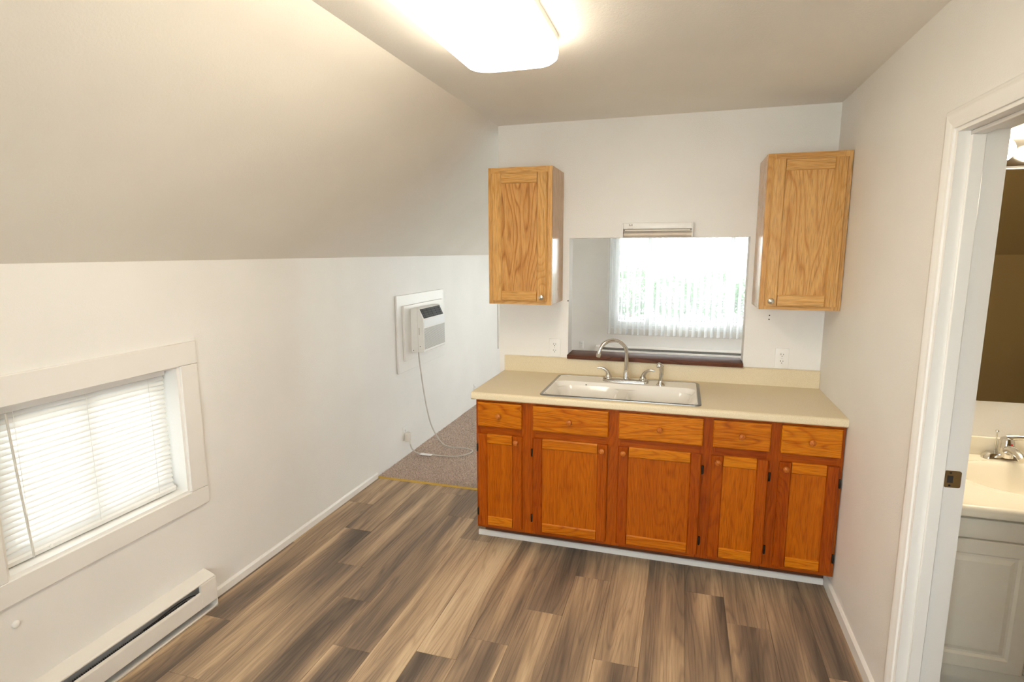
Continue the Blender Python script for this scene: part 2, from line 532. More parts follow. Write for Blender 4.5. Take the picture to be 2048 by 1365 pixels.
# ---- right wall with doorway
DY0, DY1, DZ = -2.20, -1.42, 2.05
WT = 0.125
bm = bmesh.new()
box(bm, W, W+WT, DY1, 0.12, -0.06, H+0.05); box(bm, W, W+WT, YR-0.1, DY0, -0.06, H+0.05); box(bm, W, W+WT, DY0, DY1, DZ, H+0.05)
wr = struct(mk('wall_right', bm, 'wall', smooth=False))
RX0, RX1, RZ0, RZ1 = 1.10, 2.70, 0.80, 2.15
bm = bmesh.new()
box(bm, -0.1, RX0, YR-0.1, YR, -0.06, H+0.05); box(bm, RX1, W+WT, YR-0.1, YR, -0.06, H+0.05)
box(bm, RX0, RX1, YR-0.1, YR, -0.06, RZ0); box(bm, RX0, RX1, YR-0.1, YR, RZ1, H+0.05)
struct(mk('wall_rear', bm, 'wall', smooth=False))
e = bpy.data.objects.new('window_added_rear', None); COL.objects.link(e); place(e, ((RX0+RX1)/2, YR, RZ0), None); struct(e, 'unseen white framed window added in the rear gable wall to let in daylight')  # added behind the camera so daylight fills the kitchen
for a, b, c, d in ((RX0, RX1, RZ0, RZ0+0.05), (RX0, RX1, RZ1-0.05, RZ1)): mk('frame_rail', B(a, b, YR-0.08, YR-0.03, c, d), 'vinylframe', e)
for a, b in ((RX0, RX0+0.05), ((RX0+RX1)/2-0.025, (RX0+RX1)/2+0.025), (RX1-0.05, RX1)): mk('frame_stile', B(a, b, YR-0.08, YR-0.03, RZ0+0.05, RZ1-0.05), 'vinylframe', e)
for a, b in ((RX0+0.05, (RX0+RX1)/2-0.025), ((RX0+RX1)/2+0.025, RX1-0.05)): mk('pane', B(a, b, YR-0.058, YR-0.053, RZ0+0.05, RZ1-0.05), 'glass', e, smooth=False)
# ---- far living-room walls
FX0, FX1, FZ0, FZ1 = 1.14, 3.35, 0.545, 2.02
bm = bmesh.new()
box(bm, -0.1, FX0, YF, YF+0.14, -0.06, H+0.05); box(bm, FX1, XR+0.1, YF, YF+0.14, -0.06, H+0.05)
box(bm, FX0, FX1, YF, YF+0.14, -0.06, FZ0); box(bm, FX0, FX1, YF, YF+0.14, FZ1, H+0.05)
struct(mk('wall_far', bm, 'wall', smooth=False))
LY0, LY1, LZ0, LZ1 = 2.8, 4.85, 0.65, 2.10
bm = bmesh.new()
box(bm, XR, XR+0.1, 0.1, LY0, -0.06, H+0.05); box(bm, XR, XR+0.1, LY1, YF+0.1, -0.06, H+0.05)
box(bm, XR, XR+0.1, LY0, LY1, -0.06, LZ0); box(bm, XR, XR+0.1, LY0, LY1, LZ1, H+0.05)
struct(mk('wall_living_side', bm, 'wall', smooth=False))
e = bpy.data.objects.new('window_added_side', None); COL.objects.link(e); place(e, (XR, (LY0+LY1)/2, LZ0), None); struct(e, 'unseen white framed window added in the side wall to brighten the living room')  # out of view, added to brighten the living room with daylight
for c, d in ((LZ0, LZ0+0.05), (LZ1-0.05, LZ1)): mk('frame_rail', B(XR+0.03, XR+0.08, LY0, LY1, c, d), 'vinylframe', e)
ym = (LY0+LY1)/2
for a, b in ((LY0, LY0+0.05), (ym-0.025, ym+0.025), (LY1-0.05, LY1)): mk('frame_stile', B(XR+0.03, XR+0.08, a, b, LZ0+0.05, LZ1-0.05), 'vinylframe', e)
for a, b in ((LY0+0.05, ym-0.025), (ym+0.025, LY1-0.05)): mk('pane', B(XR+0.053, XR+0.058, a, b, LZ0+0.05, LZ1-0.05), 'glass', e, smooth=False)
struct(mk('wall_living_near', B(W+WT, XR+0.1, 0.02, 0.12, -0.06, H+0.05), 'wall', smooth=False))
# ---- bathroom shell
BX0, BYB = W+WT, -0.62
struct(mk('floor_bath', B(W, XR+0.1, -3.3, BYB+0.1, -0.06, -0.002), 'substrate', smooth=False))
struct(mk('wall_bath_back', B(BX0, XR+0.1, BYB, BYB+0.1, -0.06, H+0.05), 'wall', smooth=False))
struct(mk('wall_bath_side', B(XR, XR+0.1, -3.3, BYB, -0.06, H+0.05), 'wall', smooth=False))
struct(mk('wall_bath_front', B(BX0, XR+0.1, -3.3, -3.2, -0.06, H+0.05), 'brownwall', smooth=False))
bm = B(BX0, XR+0.1, -3.3, BYB, H, H+0.05)
struct(mk('ceiling_bath', bm, 'ceil', smooth=False))
struct(mk('ceiling_bath_slope', PR([(-3.2, K), (-2.5, H), (-2.55, H+0.05), (-3.28, K+0.02)], 'X', BX0, XR), 'brownwall', smooth=False))
# ---- baseboards
def baseboard(name, x, sx, y0, y1, h, t):
    poly = [(x, 0), (x+sx*t, 0), (x+sx*t, h-0.010), (x+sx*t*0.45, h-0.002), (x, h)]
    return struct(mk(name, PR(poly, 'Y', y0, y1), 'trim', smooth=False))
baseboard('baseboard_left', 0.0, 1, -1.515, 0.082, 0.045, 0.012)
baseboard('baseboard_right', W, -1, DY1+0.061, -0.50, 0.062, 0.013)
baseboard('baseboard_right_rear', W, -1, YR, DY0-0.061, 0.062, 0.013)

# ---- kitchen and living-room low windows
def low_window(name, y0, y1, label):
    e = bpy.data.objects.new(name, None); COL.objects.link(e); place(e, (0, (y0+y1)/2, WZ0), None); struct(e, label)
    cw = 0.092; t = 0.016
    mk('casing_board', B(0, t, y0-cw, y1+cw, WZ1-0.006, WZ1+0.097, bev=0.002, seg=1), 'casing', e)
    mk('casing_board', B(0, t, y0-cw, y1+cw, WZ0-0.084, WZ0, bev=0.002, seg=1), 'casing', e)
    mk('casing_board', B(0, t, y1, y1+cw-0.002, WZ0+0.0008, WZ1-0.0068, bev=0.002, seg=1), 'casing', e)
    mk('casing_board', B(0, t, y0-cw+0.002, y0, WZ0+0.0008, WZ1-0.0068, bev=0.002, seg=1), 'casing', e)
    d = -0.115
    mk('jamb', B(d, 0.003, y1-0.012, y1, WZ0, WZ1), 'trim', e); mk('jamb', B(d, 0.003, y0, y0+0.012, WZ0, WZ1), 'trim', e)
    mk('jamb', B(d, 0.003, y0+0.012, y1-0.012, WZ1-0.012, WZ1), 'trim', e)
    mk('sill', B(d, 0.003, y0+0.012, y1-0.012, WZ0, WZ0+0.012), 'trim', e)
    # slider: fixed frame, two sashes, two panes
    a, b, c0, c1 = y0+0.012, y1-0.012, WZ0+0.012, WZ1-0.012
    fw = 0.03
    mk('frame_rail', B(-0.14, -0.092, a, b, c0, c0+fw), 'vinylframe', e); mk('frame_rail', B(-0.14, -0.092, a, b, c1-fw, c1), 'vinylframe', e)
    mk('frame_stile', B(-0.14, -0.092, a, a+fw, c0+fw, c1-fw), 'vinylframe', e); mk('frame_stile', B(-0.14, -0.092, b-fw, b, c0+fw, c1-fw), 'vinylframe', e)
    mid = (a+b)/2
    for (p, q, dx) in ((a+fw, mid+0.025, -0.112), (mid-0.025, b-fw, -0.134)):
        sx = (dx, dx+0.018); s = 0.035
        bm = B(*sx, p, p+s, c0+fw, c1-fw); box(bm, *sx, q-s, q, c0+fw, c1-fw); box(bm, *sx, p+s, q-s, c0+fw, c0+fw+s); box(bm, *sx, p+s, q-s, c1-fw-s, c1-fw)
        s_ = mk('sash', bm, 'vinylframe', e, smooth=False)
        mk('pane', B(dx+0.006, dx+0.010, p+s, q-s, c0+fw+s, c1-fw-s), 'glass', s_, smooth=False)
    return e
low_window('window_1', *WIN[0], 'low slider window with flat cream casing boards above the kitchen baseboard heater')
low_window('window_2', *WIN[1], 'low slider window further along the left wall past the partition end')

# ---- far living-room window
e = bpy.data.objects.new('window_3', None); COL.objects.link(e); place(e, ((FX0+FX1)/2, YF, FZ0), None); struct(e, 'wide white slider window of the living room behind sheer vertical blinds')
fw = 0.05
mk('frame_rail', B(FX0, FX1, YF+0.03, YF+0.11, FZ0, FZ0+fw), 'vinylframe', e); mk('frame_rail', B(FX0, FX1, YF+0.03, YF+0.11, FZ1-fw, FZ1), 'vinylframe', e)
mk('frame_stile', B(FX0, FX0+fw, YF+0.03, YF+0.11, FZ0+fw, FZ1-fw), 'vinylframe', e); mk('frame_stile', B(FX1-fw, FX1, YF+0.03, YF+0.11, FZ0+fw, FZ1-fw), 'vinylframe', e)
for (p, q, dy) in ((FX0+fw, 1.70, 0.04), (1.64, 2.83, 0.075), (2.77, FX1-fw, 0.04)):
    s = 0.055; yy = (YF+dy, YF+dy+0.03)
    bm = B(p, p+s, *yy, FZ0+fw, FZ1-fw); box(bm, q-s, q, *yy, FZ0+fw, FZ1-fw); box(bm, p+s, q-s, *yy, FZ0+fw, FZ0+fw+s); box(bm, p+s, q-s, *yy, FZ1-fw-s, FZ1-fw)
    s_ = mk('sash', bm, 'vinylframe', e, smooth=False)
    mk('pane', B(p+s, q-s, yy[0]+0.012, yy[0]+0.017, FZ0+fw+s, FZ1-fw-s), 'glass', s_, smooth=False)
cw = 0.07
mk('casing_board', B(FX0-cw, FX0, YF-0.016, YF, FZ0-0.02, FZ1+cw, bev=0.002, seg=1), 'trim', e)
mk('casing_board', B(FX1, FX1+cw, YF-0.016, YF, FZ0-0.02, FZ1+cw, bev=0.002, seg=1), 'trim', e)
mk('casing_board', B(FX0, FX1, YF-0.016, YF, FZ1, FZ1+cw, bev=0.002, seg=1), 'trim', e)

# ---- doorway to the bathroom: casing, jamb, stop, strike plate
e = bpy.data.objects.new('door_1', None); COL.objects.link(e); place(e, (W, (DY0+DY1)/2, 0), None); struct(e, 'white cased bathroom doorway in the right wall')
cw = 0.058
def casing_profile(s):   # (across from inner to outer, proud)
    return [(0, 0), (0, 0.008), (0.006, 0.010), (0.012, 0.010), (0.017, 0.0125), (0.036, 0.015), (0.045, 0.015), (0.049, 0.012), (cw-0.003, 0.011), (cw, 0.008), (cw, 0)]
def cas_leg(yin, sgn, zt):
    bm = bmesh.new(); pr = casing_profile(0)
    lo = [(W-p, yin+sgn*a, 0.0) for a, p in pr]; hi = [(W-p, yin+sgn*a, zt+a) for a, p in pr]
    return loft(bm, [lo, hi])
iy0, iy1, iz = DY0+0.012, DY1-0.004, DZ-0.006
mk('casing', cas_leg(iy1+0.004, 1, iz), 'trim', e); mk('casing', cas_leg(iy0-0.012, -1, iz), 'trim', e)
bm = bmesh.new(); pr = casing_profile(0)
loft(bm, [[(W-p, iy0-0.012-a, iz+a) for a, p in pr], [(W-p, iy1+0.004+a, iz+a) for a, p in pr]])
mk('casing', bm, 'trim', e)
mk('jamb', B(W-0.002, W+WT+0.002, DY1-0.018, DY1, 0, DZ-0.018), 'trim', e, smooth=False)
mk('jamb', B(W-0.002, W+WT+0.002, DY0, DY0+0.018, 0, DZ-0.018), 'trim', e, smooth=False)
mk('jamb_head', B(W-0.002, W+WT+0.002, DY0, DY1, DZ-0.018, DZ), 'trim', e, smooth=False)
sx0, sx1 = W+0.030, W+0.066
mk('door_stop', B(sx0, sx1, DY1-0.030, DY1-0.018, 0, DZ-0.030, bev=0.002, seg=1), 'trim', e)
mk('door_stop', B(sx0, sx1, DY0+0.018, DY0+0.030, 0, DZ-0.030, bev=0.002, seg=1), 'trim', e)
mk('door_stop', B(sx0, sx1, DY0+0.018, DY1-0.018, DZ-0.030, DZ-0.018, bev=0.002, seg=1), 'trim', e)
sp = mk('strike_plate', PR(rrect(W+0.068, W+0.114, 0.930, 0.986, 0.006), 'Y', DY1-0.0205, DY1-0.018), 'brassplate', e, label='aged brass strike plate on the jamb')
mk('latch_hole', B(W+0.076, W+0.092, DY1-0.0212, DY1-0.0203, 0.946, 0.970), 'slot', sp, smooth=False)
for zz in (0.937, 0.979):
    mk('screw', LA([(0.0035, 0), (0.003, -0.001)], (W+0.084, DY1-0.0205, zz), 'Y', 10), 'hinge', sp)

# ================================================================== BASE CABINET
CF = -0.610                       # face-frame plane
CX0, CX1, CZ0, CZ1 = 1.064, 2.904, 0.110, 0.873
cab = thing('base_cabinet', ((CX0+CX1)/2, -0.3, 0), 'orange stained oak base cabinet with five drawers above five panelled doors', 'cabinet')
bm = B(CX0, CX0+0.016, CF+0.02, -0.003, CZ0, CZ1); box(bm, CX1-0.016, CX1, CF+0.02, -0.003, CZ0, CZ1)
box(bm, CX0+0.016, CX1-0.016, CF+0.02, -0.003, CZ0+0.01, CZ0+0.026); box(bm, CX0+0.016, CX1-0.016, -0.012, -0.003, CZ0+0.026, CZ1)
mk('body', bm, 'bd_v', cab, smooth=False)
DX = [(1.078, 1.333), (1.395, 1.803), (1.857, 2.273), (2.320, 2.583), (2.629, 2.890)]
zr = (0.690, 0.708)
def frame_z(a, b, z0=CZ0, z1=CZ1):
    return mk('frame_stile', B(a, b, CF, CF+0.02, z0, z1, bev=0.0008, seg=1), 'bd_v', cab, smooth=False)
st = [(CX0, 1.092), (1.320, 1.408), (1.790, 1.870), (2.260, 2.333), (2.570, 2.642), (2.877, CX1)]
for a, b in st: frame_z(a, b)
for (a, b), (c, d) in zip(st, st[1:]):
    for (z0, z1) in ((CZ0, 0.148), (0.668, 0.730), (0.846, CZ1)):
        mk('frame_rail', B(b, c, CF+0.0005, CF+0.02, z0, z1), 'bd_fh', cab, smooth=False)
for a, b in ((CX0+0.004, 2.590), (2.594, CX1-0.01)):
    mk('toe_kick', B(a, b, -0.488, -0.470, 0.0, CZ0), 'toe', cab, smooth=False)
mk('filler', B(CX0, CX1, -0.488, CF+0.02, CZ0-0.004, CZ0+0.008), 'toe', cab, smooth=False)

def wood_knob(parent, x, z, yface, r=0.0155, mat='knobw'):
    prof = [(r*0.52, 0.0), (r*0.45, -0.008), (r*0.62, -0.012), (r*0.95, -0.016), (r, -0.021), (r*0.88, -0.026), (r*0.5, -0.029), (0.0008, -0.030)]
    return mk('knob', LA(prof, (x, yface, z), 'Y', 20), mat, parent)

def panel_door(parent, x0, x1, z0, z1, yb, vm, hm, pm, knob, hinge, knob_mat, sw=0.055, t=0.019, kr=0.0155, label=None):
    """door part = recessed panel; stiles, rails, knob, hinges are its sub-parts"""
    yf = yb-t
    d = mk('door', B(x0+sw-0.006, x1-sw+0.006, yb-0.012, yb-0.004, z0+sw-0.006, z1-sw+0.006), pm, parent, smooth=False, label=label)
    def stile(a, b, inner):
        # outer edge eased, inner edge stepped
        w = 0.006
        if inner > 0: poly = [(a+w, yf), (b-0.005, yf), (b, yf+0.006), (b, yb), (a, yb), (a, yf+w)]
        else: poly = [(a, yf+0.006), (a+0.005, yf), (b-w, yf), (b, yf+w), (b, yb), (a, yb)]
        bm = PR(poly, 'Z', z0+0.001, z1-0.001)
        mk('stile', bm, vm, d, smooth=False)
    stile(x0, x0+sw, 1); stile(x1-sw, x1, -1)
    def rail(a, b, top):
        w = 0.006
        if top: poly = [(yf, a+0.005), (yf+0.006, a), (yb, a), (yb, b), (yf+w, b), (yf, b-w)]
        else: poly = [(yf, a+w), (yf+w, a), (yb, a), (yb, b), (yf+0.006, b), (yf, b-0.005)]
        mk('rail', PR(poly, 'X', x0+sw+0.0006, x1-sw-0.0006), hm, d, smooth=False)
    rail(z1-sw, z1, True); rail(z0, z0+sw, False)
    kx, kz = knob
    wood_knob(d, kx, kz, yf, kr, knob_mat)
    if hinge:
        hx, sgn = hinge
        for hz in (z1-0.085, z0+0.075):
            bm = T([(hx+sgn*0.005, yf+0.008, hz-0.022), (hx+sgn*0.005, yf+0.008, hz-0.019), (hx+sgn*0.005, yf+0.008, hz+0.019), (hx+sgn*0.005, yf+0.008, hz+0.022)], [0.003, 0.0055, 0.0055, 0.003], 8)
            box(bm, hx+sgn*0.001, hx+sgn*0.012, yb-0.0035, yb-0.0005, hz-0.021, hz+0.021, bev=0.001, seg=1)
            mk('hinge', bm, 'hinge', d)
    return d

for i, (a, b) in enumerate(DX):
    bm = bmesh.new()
    z0, z1 = 0.719, 0.859; yf = CF-0.020; e_ = 0.007
    loft(bm, [[(a, CF-0.001, z0), (b, CF-0.001, z0), (b, CF-0.001, z1), (a, CF-0.001, z1)],
              [(a, yf+0.006, z0), (b, yf+0.006, z0), (b, yf+0.006, z1), (a, yf+0.006, z1)],
              [(a+0.0025, yf+0.002, z0+0.0025), (b-0.0025, yf+0.002, z0+0.0025), (b-0.0025, yf+0.002, z1-0.0025), (a+0.0025, yf+0.002, z1-0.0025)],
              [(a+e_, yf, z0+e_), (b-e_, yf, z0+e_), (b-e_, yf, z1-e_), (a+e_, yf, z1-e_)]])
    dr = mk('drawer', bm, 'bd_dr', cab, smooth=False)
    wood_knob(dr, (a+b)/2, 0.789, yf)
    left_hinge = i < 2
    kx = b-0.028 if left_hinge else a+0.028
    panel_door(cab, a, b, 0.134, 0.677, CF-0.001, 'bd_v', 'bd_h', 'bd_p', (kx, 0.648), ((a, -1) if left_hinge else (b, 1)), 'knobw')
struct(mk('trim_2', PR([(-0.504, 0.0), (-0.489, 0.0), (-0.489, 0.029), (-0.498, 0.029), (-0.504, 0.023)], 'X', 1.030, W-0.014), 'trim', smooth=False), 'white quarter strip along the toe of the base cabinet')

# ================================================================== COUNTERTOP
TX0, TX1, TY0, TZ = 1.044, 2.906, -0.640, 0.914
SX0, SX1, SY0, SY1 = 1.436, 2.246, -0.588, -0.084       # sink cut-out
ct = thing('countertop', ((TX0+TX1)/2, -0.3, CZ1), 'beige laminate countertop with rolled front edge and low backsplash', 'countertop')
r = 0.016
front = [(TY0+0.03, CZ1+0.001), (TY0+0.006, CZ1+0.001), (TY0, CZ1+0.007)]
front += [(TY0+r-r*math.cos(math.radians(a)), TZ-r+r*math.sin(math.radians(a))) for a in range(0, 91, 15)]
full = front+[(-0.021, TZ), (-0.021, TZ-0.022), (TY0+0.03, TZ-0.022)]
bm = PR(full, 'X', TX0, SX0); prism(bm, full, 'X', SX1, TX1)
frontseg = front+[(SY0, TZ), (SY0, TZ-0.022), (TY0+0.03, TZ-0.022)]
prism(bm, frontseg, 'X', SX0, SX1)
prism(bm, [(SY1, TZ), (-0.021, TZ), (-0.021, TZ-0.022), (SY1, TZ-0.022)], 'X', SX0, SX1)
mk('slab', bm, 'counter', ct)
mk('backsplash', PR([(-0.021, TZ-0.02), (-0.021, 1.008), (-0.016, 1.014), (-0.001, 1.014), (-0.001, TZ-0.02)], 'X', TX0+0.002, TX1), 'counter', ct)
mk('core_edge', PR([(TY0+0.006, CZ1+0.0005), (TY0+0.028, CZ1+0.0005), (TY0+0.028, CZ1+0.010), (TY0+0.006, CZ1+0.006)], 'X', TX0-0.0012, TX0+0.02), 'particle', ct, label='raw brown chipped corner')

# ---- sink
sk = thing('kitchen_sink', (1.841, -0.336, TZ), 'white enamel double-bowl sink with steel rim set in the countertop', 'sink')
def rim_loop(o, z): return [(x, y, z) for x, y in rrect(1.421-o, 2.261+o, -0.603-o, -0.069+o, 0.035+o, 8)]
bm = bmesh.new()
loft(bm, [rim_loop(0.0, TZ+0.0005), rim_loop(-0.001, TZ+0.004), rim_loop(-0.006, TZ+0.006), rim_loop(-0.017, TZ+0.0055), rim_loop(-0.019, TZ+0.0005)], False, False)
mk('rim', bm, 'steel', sk)
def sd_rr(x, y, x0, x1, y0, y1, r):
    qx = abs(x-(x0+x1)/2)-(x1-x0)/2+r; qy = abs(y-(y0+y1)/2)-(y1-y0)/2+r
    return math.hypot(max(qx, 0), max(qy, 0))+min(max(qx, qy), 0)-r
BOWL = [(1.462, 1.820, -0.575, -0.245, 0.08), (1.868, 2.222, -0.575, -0.245, 0.08)]
def sink_z(x, y):
    z = TZ+0.004
    do = sd_rr(x, y, 1.445, 2.238, -0.588, -0.232, 0.06)     # shared lowered well joins the bowls at the divider
    if do < 0: z -= 0.026*min(1, -do/0.020)**0.8
    for b_ in BOWL:
        d = sd_rr(x, y, *b_)
        if d < 0:
            t = min(1, -d/0.060); z -= 0.135*(t*t*(3-2*t))+0.012*min(1, -d/0.16)
    return z
nx, ny = 240, 150
bm = bmesh.new(); gx0, gx1, gy0, gy1 = 1.432, 2.250, -0.592, -0.080
gv = [[bm.verts.new((gx0+(gx1-gx0)*i/nx, gy0+(gy1-gy0)*j/ny, sink_z(gx0+(gx1-gx0)*i/nx, gy0+(gy1-gy0)*j/ny))) for j in range(ny+1)] for i in range(nx+1)]
for i in range(nx):
    for j in range(ny):
        bm.faces.new((gv[i][j], gv[i+1][j], gv[i+1][j+1], gv[i][j+1]))
bs = mk('basin', bm, 'enamel', sk)
for p in bs.data.polygons: p.use_smooth = True
for cx in (1.645, 2.04):
    z = sink_z(cx, -0.41)
    mk('drain', LA([(0.042, 0.001), (0.040, 0.004), (0.032, 0.004), (0.028, 0.001), (0.010, 0.0012), (0.006, 0.006), (0.001, 0.006)], (cx, -0.41, z), 'Z', 24), 'steel', sk)
mk('overflow_dot', LA([(0.005, 0), (0.004, 0.003)], (1.622, -0.243, sink_z(1.622, -0.243)-0.0005), 'Z', 12), 'black', sk)

# ---- kitchen faucet and sprayer
DK = TZ+0.0045
fa = thing('kitchen_faucet', (1.843, -0.165, DK), 'chrome gooseneck kitchen faucet with two lever handles on sink deck', 'faucet')
FY = -0.165
bm = bmesh.new()
loft(bm, [[(x, y, DK) for x, y in rrect(1.708, 1.978, FY-0.028, FY+0.028, 0.027)], [(x, y, DK+0.012) for x, y in rrect(1.709, 1.977, FY-0.027, FY+0.027, 0.026)], [(x, y, DK+0.020) for x, y in rrect(1.717, 1.969, FY-0.019, FY+0.019, 0.0185)]])
mk('base_plate', bm, 'chrome', fa)
mk('spout_collar', LA([(0.019, DK+0.018), (0.017, DK+0.03), (0.0165, DK+0.05), (0.013, DK+0.066), (0.011, DK+0.07)], (1.846, FY, 0), 'Z', 20), 'chrome', fa)
ex, ey = 1.692, -0.235        # swivelled outlet
R_ = math.hypot(ex-1.846, ey-FY)/2; ux, uy = (ex-1.846)/(2*R_), (ey-FY)/(2*R_)
zc = 1.178-R_-0.008
pts = [(1.846, FY, DK+0.05), (1.846, FY, DK+0.09), (1.846, FY, zc-0.02)]
for k in range(0, 15):
    a = math.radians(168*k/14)
    pts.append((1.846+ux*(R_-R_*math.cos(a)), FY+uy*(R_-R_*math.cos(a)), zc+R_*math.sin(a)))
l = V(pts[-1]); dn = V((ux*0.2, uy*0.2, -1)).normalized()
pts += [l+dn*0.01]
rad = [0.0118]*3+[0.0112]*15+[0.0112]
mk('spout', T(pts, rad, 16), 'chrome', fa)
l2 = l+dn*0.008
mk('aerator', T([l2, l2+dn*0.002, l2+dn*0.016, l2+dn*0.018, l2+dn*0.024], [0.0115, 0.0135, 0.0135, 0.012, 0.0115], 16), 'nickel', fa)
for s, hx in ((-1, 1.742), (1, 1.944)):
    mk('handle_base', LA([(0.024, DK+0.010), (0.022, DK+0.024), (0.017, DK+0.034), (0.013, DK+0.040)], (hx, FY, 0), 'Z', 18), 'chrome', fa)
    pth = smooth_path([(hx, FY, DK+0.030), (hx+s*0.004, FY-0.002, DK+0.050), (hx+s*0.020, FY-0.006, DK+0.070), (hx+s*0.042, FY-0.010, DK+0.079), (hx+s*0.066, FY-0.014, DK+0.077)], 5)
    n_ = len(pth)
    mk('lever', T(pth, [0.015-0.0105*(i/(n_-1))**0.8 for i in range(n_)], 12), 'chrome', fa)
spr = thing('side_sprayer', (2.046, -0.200, DK), 'chrome pull-out side sprayer standing beside the kitchen faucet', 'sprayer')
mk('escutcheon', LA([(0.024, 0), (0.023, 0.006), (0.017, 0.012), (0.013, 0.02), (0.012, 0.026)], (2.046, -0.2, DK), 'Z', 20), 'chrome', spr)
mk('body', T(smooth_path([(2.046, -0.2, DK+0.02), (2.047, -0.2, DK+0.05), (2.050, -0.2, DK+0.08), (2.048, -0.202, DK+0.105), (2.040, -0.208, DK+0.118)], 4), [0.0105]*5+[0.012]*4+[0.0125]*4+[0.0135]*3+[0.0125], 14), 'chrome', spr)
mk('spray_head', LA([(0.015, -0.012), (0.017, -0.006), (0.016, 0.006), (0.011, 0.013), (0.002, 0.016)], (2.036, -0.211, DK+0.118), 'Z', 18), 'chrome', spr)

# ================================================================== WALL CABINETS
def wall_cabinet(x0, x1, z0, z1, dx0, dx1, dz0, dz1, knob, label):
    t = thing('wall_cabinet', ((x0+x1)/2, -0.16, z0), label, 'cabinet')
    yf = -0.318
    mk('side_panel', B(x0, x0+0.016, yf+0.019, -0.001, z0+0.001, z1), 'up_side', t, smooth=False)
    mk('side_panel', B(x1-0.016, x1, yf+0.019, -0.001, z0+0.001, z1), 'up_side', t, smooth=False)
    bm = B(x0+0.016, x1-0.016, yf+0.019, -0.001, z0+0.008, z0+0.022); box(bm, x0+0.016, x1-0.016, yf+0.019, -0.001, z1-0.03, z1-0.016); box(bm, x0+0.016, x1-0.016, -0.008, -0.001, z0+0.022, z1-0.03)
    mk('body', bm, 'up_v', t, smooth=False)
    fs = 0.040
    for a, b in ((x0, x0+fs), (x1-fs, x1)): mk('frame_stile', B(a, b, yf, yf+0.019, z0, z1, bev=0.0008, seg=1), 'up_v', t, smooth=False)
    for a, b in ((z0, z0+fs), (z1-fs, z1)): mk('frame_rail', B(x0+fs, x1-fs, yf+0.0005, yf+0.019, a, b), 'up_h', t, smooth=False)
    panel_door(t, dx0, dx1, dz0, dz1, yf-0.001, 'up_v', 'up_h', 'up_p', knob, None, 'nickel', sw=0.058)
    return t
wall_cabinet(1.046, 1.424, 1.378, 2.156, 1.072, 1.398, 1.399, 2.123, (1.372, 1.424), 'honey oak wall cabinet at the open end of the partition with knob at lower right')
wall_cabinet(2.527, 2.9045, 1.384, 2.162, 2.552, 2.884, 1.404, 2.133, (2.578, 1.430), 'honey oak wall cabinet in the corner against the right wall with knob at lower left')

# ================================================================== PASS-THROUGH SILL, HOLDER, OUTLETS
sill = mk('pass_through_sill', B(1.464, 2.499, -0.040, 0.150, 1.0145, 1.040, bev=0.003), 'sillwood')
tag(sill, 'dark walnut-stained wooden ledge lying in the pass-through opening', 'ledge')

h = thing('roll_holder', (1.987, -0.02, 1.764), 'white plastic slotted roll holder mounted on the partition above the pass-through', 'holder')
hx0, hx1, hz0, hz1 = 1.786, 2.189, 1.7645, 1.848
mk('back_plate', B(hx0+0.008, hx1-0.008, -0.005, -0.0005, hz0+0.001, hz1-0.003), 'beige', h, smooth=False)
fp = mk('front_plate', B(hx0+0.007, hx1-0.007, -0.040, -0.005, 1.812, hz1-0.001, bev=0.003), 'plastic', h)
for a, b in ((hx0, hx0+0.0075), (hx1-0.0075, hx1)):
    mk('side_cheek', B(a, b, -0.044, -0.0005, hz0, hz1, bev=0.002, seg=1), 'plastic', h)
mk('bar', B(hx0+0.0075, hx1-0.0075, -0.036, -0.020, 1.800, 1.8095, bev=0.003), 'almond', h)
mk('roller', T([(hx0+0.0075, -0.020, 1.781), (hx1-0.0075, -0.020, 1.781)], 0.011, 14), 'beige', h)
for x in (hx0+0.013, hx1-0.013):
    mk('screw', LA([(0.0035, 0), (0.003, -0.001)], (x, -0.0365, 1.8055), 'Y', 10), 'black', h)
mk('logo', B(1.826, 1.830, -0.0408, -0.0400, 1.830, 1.842), 'grey_trim', fp, smooth=False)
mk('logo', B(1.842, 1.846, -0.0408, -0.0400, 1.830, 1.842), 'grey_trim', fp, smooth=False)
mk('logo', PR([(1.829, 1.842), (1.836, 1.833), (1.843, 1.842), (1.843, 1.838), (1.836, 1.829), (1.829, 1.838)], 'Y', -0.0408, -0.0400), 'grey_trim', fp, smooth=False)
mk('logo', B(1.818, 1.850, -0.0408, -0.0400, 1.8165, 1.8185), 'grey_trim', fp, smooth=False)

